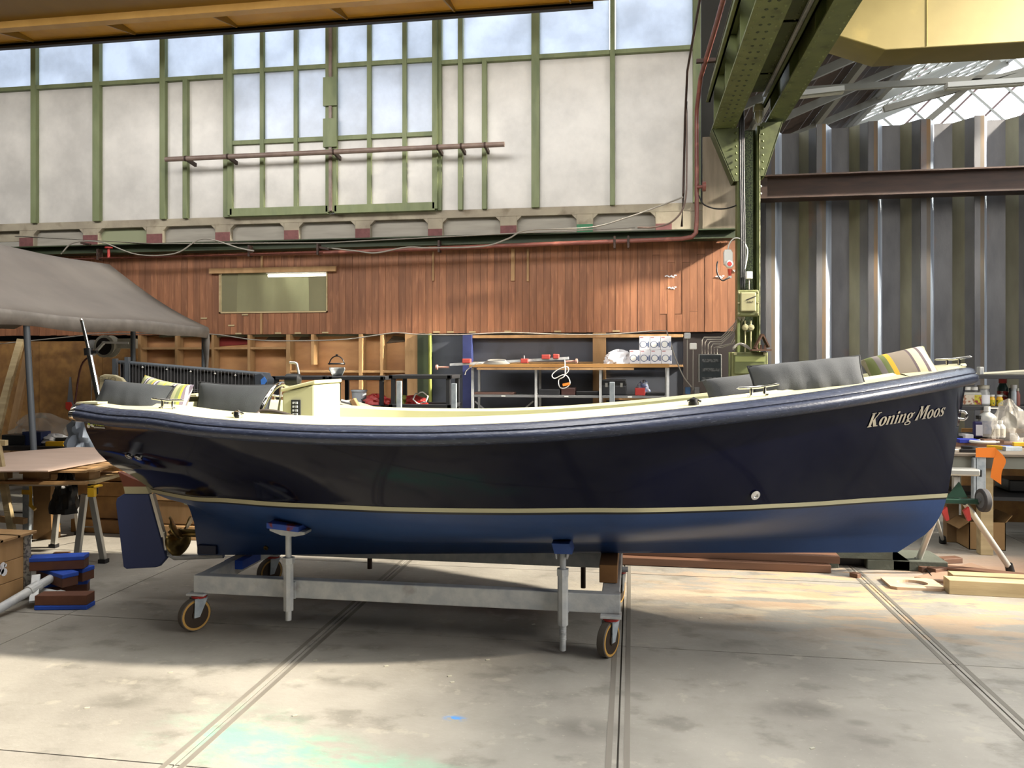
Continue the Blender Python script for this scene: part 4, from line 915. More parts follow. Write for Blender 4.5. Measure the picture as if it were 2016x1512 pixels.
MB().cy((x, TY0-.03, .02), (x, TY0-.03, .12), .017).obj('screw_post', M['galv'], tr, smooth=50)
MB().b(x-.035, x+.03, TY0-.07, TY0+.05, z, z+.02).b(x-.035, x-.028, TY0-.07, TY0+.05, z-.03, z+.01).b(x+.023, x+.03, TY0-.07, TY0+.05, z-.03, z+.01).obj('pad_plate', M['galv'], tr)
MB().prism([(x-.055, z+.055), (x+.04, z+.055), (x+.055, z+.0), (x-.04, z+.0)], 'y', TY0-.085, TY0+.07).obj('support_pad', mat('blue_grey_pad', '34508c', .7, col2='284488', sc=9), tr, bevel=.003)
for px, ya, yb in ((1148, 1118, 1158), (727, 1100, 1120)):
    p = PY(px, yb, TY1+.02); MB().cy((p.x, TY1+.03, p.z), (p.x, TY1+.03, under_z(p.x, TY1+.03)-.02), .017).b(p.x-.07, p.x+.07, TY1-.04, TY1+.09, under_z(p.x, TY1+.03)-.03, under_z(p.x, TY1+.03)-.008).cy((p.x, TY1+.03, TZ0-.01), (p.x, TY1+.03, TZ0+.02), .03).obj('screw_post', M['rust'], tr, smooth=50)
MB().b(TX1-.12, TX1-.02, TY1-.75, TY1-.05, TZ1, TZ1+.1).obj('timber_block', mat('brown_wood_block', '8a6136', .7, col2='79532c', sc=6), tr, bevel=.004)
kx = TX0+.05; MB().b(kx-.06, kx+.06, YC-.12, YC+.12, TZ1-.06, PY(455, 1093, YC).z).obj('keel_block', M['padblue'], tr, bevel=.003)
def castor(x, y, rot, r=.092):
    a = R(rot); f = Vector((math.cos(a), math.sin(a), 0)); s = Vector((-f.y, f.x, 0)); top = Vector((x, y, TZ0)); wc = Vector((x, y, r))-f*.03
    c = MB().b(x-.055, x+.055, y-.05, y+.05, TZ0-.012, TZ0).obj('castor', M['galv'], tr, bevel=.002)
    MB().lathe([(0, -.03), (.042, -.03), (.045, -.016), (.0, -.012)], top, 20).obj('swivel_ring', M['red'], c, smooth=30)
    fk = MB()
    for q in (-1, 1):
        o = s*q*.030; A = [top+o+Vector((0, 0, -.028))+f*.035, top+o+Vector((0, 0, -.028))-f*.045, wc+o-f*.02+Vector((0, 0, -.012)), wc+o+f*.014+Vector((0, 0, -.012))]
        B_ = [p+s*q*.005 for p in A]; fk.add(A+B_, [(0, 1, 2, 3), (4, 7, 6, 5)]+[(i, (i+1) % 4, 4+(i+1) % 4, 4+i) for i in range(4)])
    p = top+Vector((0, 0, -.032)); fk.bm(p-s*.035, p+s*.035, .07, .006); fk.obj('fork', M['galvp'], c)
    wh = MB().cy(wc-s*.022, wc+s*.022, r, n=32); wh.obj('tyre', M['rubber'], c, smooth=30, bevel=.004)
    MB().cy(wc-s*.0228, wc+s*.0228, r*.93, n=32).obj('tyre_rim', M['poly'], c, smooth=30)
    MB().cy(wc-s*.0235, wc+s*.0235, r*.80, n=28).cy(wc-s*.03, wc+s*.03, r*.3, n=16).obj('wheel_hub', mat('dark_cast_hub', '3a2f25', .5, .5), c, smooth=30)
    return c
castor(TX0+.02, TY0+.03, 60); castor(TX1-.05, TY0+.0, 64); castor(TX0+.03, TY1-.02, 62); castor(TX1-.02, TY1-.04, 75)
# timber planks lying behind the trolley
def plank_th(label, p, q, w_, h_, z0, m, name='timber_plank', cat_='plank', grp=None, bev=.003):
    a = Vector((p[0], p[1], z0+h_/2)); b_ = Vector((q[0], q[1], z0+h_/2))
    o = MB().bm(a, b_, w_, h_).obj(name, m, None, bevel=bev); return tag(o, label, cat_, grp)
a = G(1633, 1126); plank_th('redbrown hardwood plank on the floor beneath another behind the trolley, shorter one', (-1.6, a.y+.02), (a.x, a.y+.02), .14, .055, .005, M['hard'])
b_ = PZ(1653, 1110, .06); plank_th('redbrown hardwood plank lying on top of the other one behind the trolley', (-1.4, a.y+.12), (b_.x, b_.y+.06), .15, .055, .062, M['hard'])
# ================================================ FLOOR THINGS, right
# grey block with fork pockets
q = G(1790, 1127); q0 = G(1640, 1112); zt_ = .17
t = thing('ballast_block', 'grey concrete block with two fork pockets on the floor behind the bow', 'block', ((q0.x+q.x)/2, q.y, 0))
x0, x1 = q0.x-.2, q.x-.10; y0, y1 = q.y+.04, q.y+.4; mb = MB()
hx = [(x0, x0+.22), (x0+.42, x0+.72), (x0+.98, x1)]
mb.b(x0, x1, y0, y1, .075, zt_)
for a, bb in hx: mb.b(a, bb, y0, y1, 0, .075)
mb.obj('body', M['grayblk'], t, bevel=.006); MB().b(x0+.01, x1-.01, y0+.1, y1-.01, .0, .07).obj('pocket_shade_fill', M['black'], t)  # black filler stands in for the shade inside the fork pockets
plank_th('small redbrown offcut on the sawdust in front of the grey block', G(1676, 1134).to_2d(), G(1692, 1138).to_2d(), .05, .03, 0, M['hard'], 'wood_offcut', 'offcut')
# plywood square with oval hole
c = G(1796, 1152); t0 = MB(); n = 28; hx_, hy_ = .17, .13; ov = [(c.x+.10*math.cos(6.283*i/n), c.y+.07*math.sin(6.283*i/n)) for i in range(n)]
sq = []
for i in range(n):
    a = 6.283*i/n; k = 1/max(abs(math.cos(a)), abs(math.sin(a))); sq.append((c.x+.175*k*math.cos(a), c.y+.13*k*math.sin(a)))
def L3(l, z): return [Vector((x, y, z)) for x, y in l]
t0.grid([L3(ov, .018), L3(sq, .018), L3(sq, 0), L3(ov, 0)], close_u=True, close_v=True)
tag(t0.obj('plywood_offcut', mat('pale_plywood', 'c0a488', .7, col2='b0957a', sc=4, stretch=(1, 6, 1))), 'square plywood offcut with an oval hole lying on the sawdust', 'offcut')
a = G(1866, 1172); b_ = G(2016, 1178)
plank_th('thick pale square timber on the floor at the lower right', (a.x+.02, a.y+.08), (a.x+1.6, a.y+.02), .11, .095, 0, M['pinex'], 'square_timber', 'timber')
plank_th('pale timber lying just behind the thick square one', (a.x+.12, a.y+.28), (a.x+1.8, a.y+.22), .10, .08, 0, M['pinex'], 'square_timber', 'timber')
a = G(1880, 1140); plank_th('thin brown board slanting on the sheet behind the pale timbers', (a.x-.05, a.y+.22), (a.x+.9, a.y-.1), .09, .018, .024, M['hard'])
sh = MB().prism([tuple(G(*p).to_2d()) for p in ((1800, 1140), (1912, 1112), (2016, 1150), (2060, 1180), (1930, 1160))], 'z', 0.001, .016).obj('thin_board', mat('dusty_brown_sheet', '8f7460', .8, col2='826752', sc=3)); tag(sh, 'flat dusty brown sheet on the floor beside the stand foot', 'board')
for k, (px, py, l, lab) in enumerate(((1820, 1115, .22, 'brown wood block nearest the stand foot on the floor'), (1870, 1108, .16, 'short pinkish wood block leaning behind the others on the floor'), (1845, 1128, .10, 'smallest brown wood block in the heap by the stand'), (1825, 1124, .14, 'brown offcut tucked against the stand foot'))):
    a = G(px, py); plank_th(lab, (a.x-l/2, a.y-.02), (a.x+l/2, a.y+.04), .08, .04, .0 if k else .0, M['hard'], 'wood_offcut', 'offcut')
# mitre saw stand
t = thing('saw_stand', 'aluminium mitre saw stand with dark green frame and wheel behind the bow', 'stand', G(1890, 1120))
Ys = 5.9
p, q = PY(1862, 928, Ys), PY(1925, 928, Ys)
MB().b(p.x-.5, q.x, Ys-.05, Ys+.05, p.z-.025, p.z+.025).obj('support_bar', M['alu'], t, bevel=.012)
MB().b(q.x, q.x+.008, Ys-.045, Ys+.045, p.z-.028, p.z+.02).obj('end_cap', M['black'], t)
p, q = PY(1876, 938, Ys+.02), PY(1888, 980, Ys+.02); MB().b(p.x, q.x, Ys, Ys+.04, q.z, p.z).obj('upright', M['galv'], t)
p, q = PY(1860, 986, Ys), PY(1935, 986, Ys); MB().b(p.x-.5, q.x, Ys-.02, Ys+.03, p.z-.018, p.z+.018).obj('frame_tube', M['dgreen'], t, bevel=.006)
a, b_, c = PY(1888, 948, Ys), PY(1905, 980, Ys), PY(1862, 980, Ys); MB().prism([(a.x, a.z), (b_.x, b_.z), (c.x, c.z)], 'y', Ys-.004, Ys+.004).obj('gusset', M['dgreen'], t)
wc = PY(1936, 985, Ys-.03); ax = Vector((.55, .83, 0))
ax = Vector((.99, .10, 0)); 
whl = MB().cy(wc-ax*.022, wc+ax*.022, .082, n=28); wo = whl.obj('wheel', M['tyre'], t, smooth=30, bevel=.008)
MB().cy(wc-ax*.024, wc+ax*.024, .055, n=20).cy(wc-ax*.03, wc+ax*.03, .018, n=12).obj('wheel_hub', mat('grey_plastic_hub', '55585c', .5), wo, smooth=30)
for (tx, ty), (bx_, by_) in (((1900, 990), (1989, 1128)), ((1852, 990), (1805, 1118)), ((1838, 1000), (1856, 1070))):
    f_ = G(bx_, by_); tp = PY(tx, ty, Ys+.0); leg = MB().cy(tp, f_+Vector((0, 0, .03)), .021 if by_ > 1100 else .013).obj('leg', mat('white_tube', 'bdbdb8', .35, .5), t, smooth=60)
    d_ = (f_-tp).normalized(); MB().cy(f_+Vector((0, 0, .045))-d_*.03, f_+Vector((0, 0, .012)), .027, .03).obj('foot', M['black'], leg, smooth=40)
MB().tube([G(1805, 1118)+Vector((0, 0, .05)), G(1828, 1130)+Vector((0, 0, .02)), G(1838, 1144)+Vector((0, 0, .008))], .004, 6).obj('strap', M['black'], t)
for px, py, d_ in ((1900, 1005, .03), (1857, 1005, .02)): q = PY(px, py, Ys-.03); MB().prism([(q.x-.02, q.z), (q.x+.015, q.z+.03), (q.x+.03, q.z-.06), (q.x+.01, q.z-.07)], 'y', Ys-.06, Ys-.03).obj('clamp_lever', M['red'], t)
# work bench behind
Yb0 = G(1939, 1092).y; f0 = G(1939, 1092)
t = thing('work_bench', 'grey steel topped work bench on timber posts behind the bow', 'bench', (f0.x+.3, Yb0, 0))
zt_ = PY(1930, 893, Yb0-.05).z; xb0 = XY(1850, Yb0); 
MB().b(xb0-.1, xb0+2.6, Yb0-.08, Yb0+.70, zt_-.02, zt_).obj('bench_top', mat('dull_bench_steel', '6e6458', .6, col2='5c5348', sc=5), t, bevel=.002)
zl_2 = PY(1930, 922, Yb0-.06).z; MB().b(xb0-.1, xb0+2.6, Yb0-.06, Yb0-.04, zl_2, zt_-.02).obj('apron', mat('grey_green_apron', '6d6f66', .6), t)
MB().b(f0.x-.04, f0.x+.055, Yb0-.02, Yb0+.06, 0, zl_2).obj('leg', M['pinex'], t, bevel=.004)
p = G(1876, 1068); MB().b(p.x-.05, p.x+.05, p.y, p.y+.08, 0, zt_-.02).obj('leg', mat('brown_post', '6a5136', .7, col2='8a714c', sc=4), t, bevel=.004)
o0, o1 = XY(1921, Yb0-.09), XY(1940, Yb0-.09); MB().b(o0-.005, o1, Yb0-.10, Yb0-.085, .42, zt_-.015).b(o0-.02, o0+.006, Yb0-.10, Yb0-.05, .45, zt_-.03).obj('aluminium_upright', M['galvp'], t, bevel=.003)
MB().b(xb0+.3, xb0+2.6, Yb0+.1, Yb0+.68, .42, .45).obj('lower_shelf', M['shelfdk'], t)
MB().b(xb0-.1, xb0+2.6, Yb0+.45, Yb0+.70, zt_, zt_+.035).obj('rear_step', M['hard'], t)
# orange abrasive strip hanging over the bench edge
a0, a1, b0, b1 = (PY(*p, Yb0-.115) for p in ((1921, 882), (1921, 900), (1960, 882), (1960, 900)))
pts_t = [PY(1921, 882, Yb0-.115), PY(1959, 881, Yb0-.115), PY(1980, 905, Yb0-.125), PY(1972, 930, Yb0-.125), PY(1971, 954, Yb0-.12)]
pts_b = [PY(1921, 900, Yb0-.115), PY(1957, 901, Yb0-.115), PY(1956, 905, Yb0-.118), PY(1952, 925, Yb0-.12), PY(1950, 940, Yb0-.12)]
tag(MB().grid([cat(pts_t[:2], 4), cat(pts_b[:2], 4)]).grid([cat(pts_t[1:], 5), cat([pts_b[1]]+pts_b[2:], 5)]).obj('abrasive_strip', M['orange'], solid=.003), 'orange strip of abrasive paper hanging over the bench edge', 'sandpaper')
# steel shelf behind the bench
Ysf = Yb0+.75
t = thing('steel_shelf', 'dark steel shelving with bottles standing behind the bow', 'shelf', (XY(1950, Ysf), Ysf, 0))
xa, xb = XY(1870, Ysf), XY(1885, Ysf)+2.4
SZ = []
for k, (ya, yb) in enumerate(((740, 743), (802, 806), (862, 866))):
    z = PY(1950, ya-2, Ysf).z; SZ.append(z); MB().b(xa, xb, Ysf, Ysf+.45, z-.035, z).obj('shelf_board', M['shelfdk'], t, bevel=.002)
for x in (xa, xa+1.2, xb-.03):
    for y in (Ysf+.01, Ysf+.42): MB().b(x, x+.03, y, y+.03, 0, SZ[0]+.02).obj('post', M['shelfdk'], t)
MB().b(XY(1955, Ysf)-.02, XY(1965, Ysf)+.0, Ysf-.003, Ysf, SZ[1]-.022, SZ[1]-.010).obj('price_tag', M['white'], t)
tag(MB().prism([(xa+.25, SZ[0]+.003), (xb, SZ[0]+.003), (xb, SZ[0]+.035), (xa+.9, SZ[0]+.05), (xa+.55, SZ[0]+.025)], 'y', Ysf+.05, Ysf+.4).obj('folded_sheet', M['offw']), 'flat beige sheet lying on the top shelf behind the bow', 'sheet')
tag(MB().b(XY(1934, Ysf), XY(1942, Ysf), Ysf+.05, Ysf+.12, SZ[0], SZ[0]+.07).obj('small_carton', M['galv'], bevel=.004), 'small grey carton on the top shelf right at the bow tip', 'carton')
def bottle(label, px, z, h, r, body, cap='white', lab=None, neck=.45, y=Ysf+.1, sq=False, name='bottle', ct='bottle', grp='bottles on the steel shelf'):
    x = XY(px, y); t = thing(name, label, ct, (x, y, z), grp)
    sh_ = h*.72
    if sq: MB().b(x-r, x+r, y-r*.7, y+r*.7, z, z+sh_).obj('body', body, t, bevel=r*.25)
    else: MB().lathe([(0, 0), (r*.95, .002), (r, .01), (r, sh_*.9), (r*.8, sh_), (r*neck, sh_+h*.1), (r*neck, h*.86), (0, h*.86)], (x, y, z), 18).obj('body', body, t, smooth=50)
    MB().lathe([(0, h*.84), (r*neck*1.2, h*.84), (r*neck*1.2, h), (0, h)], (x, y, z), 14).obj('cap', M[cap], t, smooth=40)
    if lab: MB().lathe([(r*1.02, sh_*.15), (r*1.02, sh_*.75)], (x, y, z), 18, cap=False).obj('label', lab, t, smooth=60) if not sq else MB().b(x-r*.8, x+r*.8, y-r*.7-.003, y-r*.7, z+sh_*.1, z+sh_*.8).obj('label', lab, t)
    return t
cw = mat('cloudy_white_bottle', 'a8a69c', .35); yl = M['yplast']; s1 = SZ[1]; s2 = SZ[2]
M['ylab'] = mat('yellow_label', 'b3a830', .6, col2='7a2222', sc=40, lo=.45, hi=.55)
bottle('cloudy canister half hidden by the stem, second shelf', 1903, s1, .17, .06, cw, 'white', mat('pale_red_label', 'bdb3a0', .6, col2='8a5a40', sc=40, lo=.5, hi=.6), sq=True)
bottle('cloudy square canister with yellow and red label, second shelf', 1918, s1, .17, .055, cw, 'white', M['ylab'], sq=True)
bottle('grey white bottle with broad lid beside the yellow labelled canister', 1936, s1, .185, .05, mat('grey_bottle', '8d8e8c', .4), 'offw', M['cardw'], neck=.8)
bottle('small yellow bottle with white cap, the nearer to the grey lidded bottle', 1952.5, s1, .10, .027, yl, 'white', mat('black_yellow_label', 'b8a820', .5, col2='2a2a20', sc=60, lo=.55, hi=.6), neck=.7)
bottle('small yellow bottle with white cap, beside the red labelled bottle', 1968, s1, .10, .027, yl, 'white', mat('black_yellow_label', 'b8a820'), neck=.7)
bottle('dark bottle with red top and label behind the yellow bottles', 1974, s1, .24, .045, mat('dark_teal_bottle', '1d3a36', .4), 'red', mat('red_white_label', 'b8b0a8', .5, col2='8e2420', sc=30, lo=.45, hi=.5), y=Ysf+.22, neck=.6)
bottle('tall slim grey cartridge on the second shelf', 1996, s1, .19, .022, M['galvp'], 'galv', None, neck=.98)
bottle('reddish tube at the far end of the second shelf', 2003.5, s1, .16, .02, mat('dusty_red_tube', '7e4c44', .5), 'offw')
bottle('dark grey tube standing behind the tall slim grey cartridge', 1989, s1, .16, .02, mat('dark_grey_tube', '4a4d50', .5), 'black', y=Ysf+.16)
bottle('blue carton of white labelled fluid on the lower shelf', 1926, s2, .19, .04, mat('deep_blue_carton', '2c2a58', .5), 'black', M['cardw'], sq=True, y=Ysf-.02, grp='containers on the bench')
bottle('large cloudy white handled jug on the lower shelf', 1943, s2, .27, .075, mat('jug_white', 'b4b4ae', .35), 'white', mat('faded_blue_label', '9aa0ac', .5, col2='b8b8ba', sc=30), neck=.3, y=Ysf-.0, grp='containers on the bench')
bottle('white squat pot with black hazard mark beside the jug', 1959, s2, .15, .045, M['white'], 'white', mat('yellow_black_mark', 'c8c4b4', .5, col2='4a4620', sc=50, lo=.6, hi=.64), y=Ysf-.05, grp='containers on the bench')
bottle('white squat pot with hazard mark touching the clear film', 1969, s2, .15, .04, M['white'], 'white', mat('yellow_black_mark', 'c8c4b4'), y=Ysf-.05, grp='containers on the bench')
tag(MB().b(XY(1896, Ysf), XY(1912, Ysf), Ysf-.05, Ysf+.1, zt_+.035, zt_+.085).obj('small_carton', M['cardw'], bevel=.003), 'small white carton on the bench close to the stem', 'carton')
# crumpled clear film
def crumple(name, label, ct, c, rx, ry, rz_, m, seed, kind=None, flat=0.):
    random.seed(seed); rows = []; ph = [random.uniform(0, 6) for _ in range(12)]
    for i in range(13):
        th = math.pi*.5*i/12; rr = []
        for j in range(26):
            a = 6.28318*j/26; k = 1+.16*math.sin(3*a+ph[0]+i*.5)+.12*math.sin(7*a+ph[1]-i*.9)+.10*math.sin(5*a+ph[2]+i*1.3)+random.uniform(-.07, .07)
            r = math.cos(th)**(.7+flat); rr.append(Vector((c[0]+rx*r*k*math.cos(a), c[1]+ry*r*k*math.sin(a), c[2]+max(0.001, rz_*math.sin(th)*(1+.1*math.sin(4*a+ph[3]))))))
        rows.append(rr)
    return tag(MB().grid(rows, close_u=True).obj(name, m, smooth=35), label, ct)
crumple('plastic_film', 'crumpled clear plastic film standing on the bench at the right edge', 'film', (XY(1992, Yb0+.55), Yb0+.6, zt_+.04), .14, .13, .34, M['film'], 3, flat=.5)
# tools on the bench
def tool(name, label, ct, mb, m): return tag(mb.obj(name, m, bevel=.002), label, ct)
def bx(px, y, w_, d_, h_, z=zt_, rz=0):
    x = XY(px, y); c, s = math.cos(rz), math.sin(rz); p = Vector((x-c*w_/2, y-s*w_/2, z+h_/2)); q = Vector((x+c*w_/2, y+s*w_/2, z+h_/2)); return MB().bm(p, q, d_, h_)
tool('toolbox', 'low blue tool case on the bench close to the stem', 'case', bx(1903, Yb0+.5, .16, .12, .03, zt_+.035), mat('blue_case', '1f2f8c', .4))
x_ = XY(1928, Yb0+.46); tag(MB().tube(cat([(x_+.13, Yb0+.40, zt_+.05), (x_-.02, Yb0+.38, zt_+.05), (x_-.08, Yb0+.44, zt_+.05), (x_-.02, Yb0+.52, zt_+.05), (x_+.13, Yb0+.52, zt_+.05)], 5), .012, 8).obj('bow_handle', M['white'], smooth=60), 'white looped tool handle on the bench behind the orange strip', 'handle')
tool('dark_file', 'black bar tool with silver tip lying at the front bench edge', 'tool', bx(1908, Yb0+.02, .14, .03, .025), M['black'])
tool('silver_bar', 'thin silver bar across the bench beside the stem', 'tool', bx(1893, Yb0+.2, .18, .012, .01, zt_, .5), M['alu'])
tag(MB().cy((XY(1908, Yb0+.22), Yb0+.22, zt_), (XY(1908, Yb0+.22), Yb0+.22, zt_+.03), .06, n=24).obj('sanding_disc_case', M['black'], smooth=40), 'round black disc box on the bench', 'disc box')
tool('brown_block', 'brown wood block lying on the bench rear step', 'block', bx(1952, Yb0+.5, .16, .1, .03, zt_+.035), M['hard'])
tool('folding_rule', 'yellow and black folding rule on the bench beside the orange strip', 'rule', bx(1962, Yb0+.3, .14, .03, .03, zt_, -.6), M['yplast'])
tool('blue_clamp', 'small blue clamp head on the bench', 'clamp', bx(1982, Yb0+.3, .08, .06, .03), mat('mid_blue_tool', '2d5aa8', .4))
tool('spray_gun', 'silver hand tool beside the blue clamp on the bench', 'tool', bx(1993, Yb0+.2, .14, .04, .035, zt_, .2), M['galvp'])
tool('cutter', 'yellow handled cutter at the right edge of the bench', 'tool', bx(2006, Yb0+.25, .09, .03, .03, zt_+.035), M['yplast'])
tag(bx(1885, Yb0+.3, .4, .3, .03, .45).obj('dark_tray', M['black']), 'dark tray on the bench lower shelf', 'tray')
# cardboard box under the bench
q0, q1 = G(1908, 1082), G(1978, 1086)
t = thing('cardboard_box', 'open brown cardboard box on the floor under the bench', 'box', (q0.x+.2, q0.y+.2, 0)); x0, x1, y0, y1, h_ = q0.x, q1.x+.02, Yb0+.16, Yb0+.45, .23; m_ = M['cardb']
mb = MB().b(x0, x1, y0, y0+.006, 0, h_).b(x0, x1, y1, y1+.006, 0, h_).b(x0, x0+.006, y0, y1, 0, h_).b(x1-.006, x1, y0, y1, 0, h_).b(x0, x1, y0, y1, 0, .006); mb.obj('carton', m_, t)
MB().add([(x0, y0, h_), (x0, y1, h_), (x0-.08, y1, h_-.06), (x0-.08, y0, h_-.06)], [(0, 1, 2, 3)]).obj('flap', m_, t, solid=.005); MB().add([(x1, y0, h_), (x1, y1, h_), (x1+.05, y1, h_+.06), (x1+.05, y0, h_+.06)], [(0, 1, 2, 3)]).obj('flap', m_, t, solid=.005)
MB().b(XY(1960, Yb0+.7), XY(1960, Yb0+.7)+.9, Yb0+1.4, Yb0+1.42, 0, .9).obj('plywood_scrap', M['osb']); tag(bpy.data.objects['plywood_scrap'], 'upright plywood scrap in the gloom under the bench', 'board')
tag(MB().b(XY(1970, Yb0+.5), XY(1970, Yb0+.5)+.5, Yb0+.35, Yb0+.62, .455, .555).obj('dark_crate', M['black'], bevel=.01), 'black crate on the bench lower shelf at the right edge', 'crate')
# dark clutter wall far behind shelf
# ================================================ LEFT SIDE
# party tent
XH, XRg, YE = -5.167, -6.514, 8.8; zH, zRg = 1.88, 2.765
t = thing('party_tent', 'grey cloth party tent with sagging dusty valance at the left wall', 'tent', (XH-.6, 6.5, 0))
rows = []; ys = [2.2+(YE-2.2)*i/24 for i in range(25)]
def slope(u, y):
    s = .045*math.sin(math.pi*min(1, (y-2.2)/(YE-2.2)))*0; z = zRg+(zH+.10-zRg)*u-.06*math.sin(math.pi*u)+s
    return Vector((XRg+(XH-XRg)*u, y, z+.012*math.sin(y*3+u*4)))
for y in ys: rows.append([slope(u/8, y) for u in range(9)])
MB().grid(rows).obj('roof_cloth', M['tent'], t, smooth=180, solid=.004)
MB().grid([[slope(1, y), slope(1, y)+Vector((.015, 0, -.04)), slope(1, y)+Vector((.0+.012*math.sin(y*7), 0, -.13-.012*math.sin(y*5)))] for y in ys]).obj('valance', M['tentv'], t, smooth=180, solid=.004)
MB().grid([[slope(u/8, YE), Vector((slope(u/8, YE).x, YE+.02, slope(u/8, YE).z-.12))] for u in range(9)]).obj('gable_valance', M['tentv'], t, smooth=180, solid=.004)
MB().grid([[Vector((2*XRg-p.x, p.y, p.z)) for p in r] for r in rows]).obj('roof_cloth', M['tent'], t, smooth=180, solid=.004)
MB().grid([[Vector((XH+.01, YE-.0, 1.93)), Vector((XH-.13, YE+.01, 1.93))], [Vector((XH+.02, YE-.0, 1.80)), Vector((XH-.08, YE+.01, 1.80))], [Vector((XH+.0, YE, 1.5)), Vector((XH-.05, YE+.01, 1.5))], [Vector((XH+.0, YE, 1.2)), Vector((XH-.05, YE+.01, 1.2))]]).obj('leg_sleeve', M['tentv'], t, smooth=180, solid=.004)
def legT(px, ya, px2, yb, X=XH-.04, r=.026):
    a = PX(px, ya, X); b_ = Vector(PX(px2, yb, X)); 
    d = (b_-a); k = (0-a.z)/d.z; MB().cy(a+Vector((0, 0, .05)), a+d*k, r).obj('tent_leg', M['gpole'], t, smooth=60)
legT(52, 650, 66, 885); MB().cy((XH-.1, YE+.06, 0), (XH-.1, YE+.06, 1.85), .022).obj('tent_leg', M['gpole'], t, smooth=60)
p = PY(262, 665, 8.9); MB().cy((p.x, 8.9, 0), (p.x, 8.9, 2.0), .03).obj('tent_leg', M['gpole'], t, smooth=60)
# leaning timbers
for k, (a, b_, w_, lab, m) in enumerate(((((42, 668), (-40, 960)), 0, .10, 'pale timber leaning on the plywood, tallest of the leaning ones', 'pinex'), (((57, 690), (2, 960)), 0, .10, 'brownish timber leaning just in front of the tallest pale one', 'pine'), (((20, 742), (-30, 960)), 0, .09, 'shorter timber leaning lowest against the plywood', 'pinex'))):
    (ax_, ay_), (bx_, by_) = a; Yt = 9.3-.15*k; pt = PY(ax_, ay_, Yt); pb = PY(bx_, by_, Yt-.5); d = pb-pt; pb = pt+d*(-pt.z/d.z)
    tag(MB().bm(pt, pb+Vector((0, 0, .01)), w_, .045, (0, 1, 0)).obj('leaning_timber', M[m], bevel=.003), lab, 'timber')
# cable reel on the wall
q = PY(205, 682, 9.4); t = thing('hose_reel', 'white wall hose reel on a bracket arm under the tent edge', 'reel', (q.x, 9.4, q.z))
MB().lathe([(.0, -.07), (.15, -.07), (.15, -.06), (.09, -.05), (.09, .05), (.15, .06), (.15, .07), (0, .07)], q+Vector((.05, 0, .0)), 28, 'y').obj('drum', M['offw'], t, smooth=40)
MB().lathe([(.09, -.075), (.115, -.075)], q+Vector((.05, 0, 0)), 28, 'y', cap=False).lathe([(.0, -.076), (.1, -.076)], q+Vector((.05, 0, 0)), 24, 'y', cap=False).obj('dark_disc', M['darkpanel'], t)
MB().bm(q+Vector((-.1, -.09, -.12)), q+Vector((.08, -.09, .06)), .03, .05, (0, 1, 0)).bm(q+Vector((.06, -.09, .05)), q+Vector((.45, -.09, .04)), .03, .08, (0, 1, 0)).obj('arm', M['white'], t, bevel=.004)
MB().b(q.x+.28, q.x+.50, 9.28, 9.4, q.z-.03, q.z+.10).obj('bracket', M['offw'], t, bevel=.006)
MB().cy(q+Vector((-.14, -.06, .02)), q+Vector((-.14, .06, .02)), .07).obj('guide_roller', M['galv'], t, smooth=40)
tag(MB().tube(cat([q+Vector((-.08, -.1, -.1)), PY(160, 720, 9.3), PY(148, 790, 9.2), PY(140, 850, 9.0), PY(135, 900, 8.9)], 6), .012, 7).obj('rubber_hose', mat('dark_red_hose', '4a1a14', .5), smooth=60), 'dark red hose hanging down from the wall reel', 'hose')
tag(MB().tube(cat([PY(183, 690, 9.45), PY(181, 740, 9.45), PY(180, 800, 9.4), PY(183, 850, 9.4)], 5), .005, 6).obj('thin_string', M['cable'], smooth=60), 'thin pale cord hanging on the plywood beside the red hose', 'cord')
# hand saw on plywood
q0, q1, q2 = PY(138, 742, 9.79), PY(132, 795, 9.79), PY(144, 797, 9.79)
t = thing('hand_saw', 'hand saw with red handle hanging on the plywood', 'saw', q1); MB().prism([(q0.x-.01, q0.z), (q0.x+.012, q0.z), (q2.x, q2.z), (q1.x, q1.z)], 'y', 9.79, 9.797).obj('blade', M['shelfst'], t)
a = PY(136, 800, 9.785); MB().prism([(a.x-.05, a.z+.06), (a.x+.03, a.z+.06), (a.x+.06, a.z-.01), (a.x+.0, a.z-.06), (a.x-.05, a.z-.03)], 'y', 9.775, 9.80).obj('handle', mat('red_saw_handle', 'a32a18', .5), t, bevel=.005)
# back bench with clutter
t = thing('low_bench', 'dark cluttered low bench against the plywood behind the table', 'bench', (-6.6, 8.3, 0))
zb3 = PY(150, 872, 8.4).z; xa, xb = XY(18, 8.4), XY(330, 8.4)
MB().b(xa, xb, 7.95, 8.68, zb3-.05, zb3).obj('bench_top', mat('dark_bench_board', '2c221c', .7, col2='1e1714', sc=6), t)
for x in (xa+.05, (xa+xb)/2, xb-.1): MB().b(x, x+.07, 8.0, 8.07, 0, zb3-.05).obj('leg', M['darkpanel'], t)
MB().b(xa+.05, xb-.05, 8.62, 8.64, .05, zb3-.05).obj('rear_board', M['darkpanel'], t)
crumple('plastic_film', 'heap of crumpled clear film on the low bench at the plywood', 'film', (XY(80, 8.4), 8.4, zb3), .36, .2, .33, M['film'], 5)
crumple('paper_sheet', 'crumpled white paper beside the clear film on the low bench', 'paper', (XY(108, 8.2), 8.2, zb3), .18, .12, .12, M['cardw'], 6)
crumple('white_bag', 'white plastic bag standing by the blue stern beyond the table', 'bag', (XY(170, 7.6), 7.65, .55), .2, .2, .45, mat('white_bag', 'a9b4c4', .6), 7, flat=-.3)
tag(MB().b(XY(150, 7.6), XY(200, 7.6), 7.5, 7.8, 0, .56).obj('dark_box', M['darkpanel'], bevel=.01), 'dark box under the white bag', 'box')
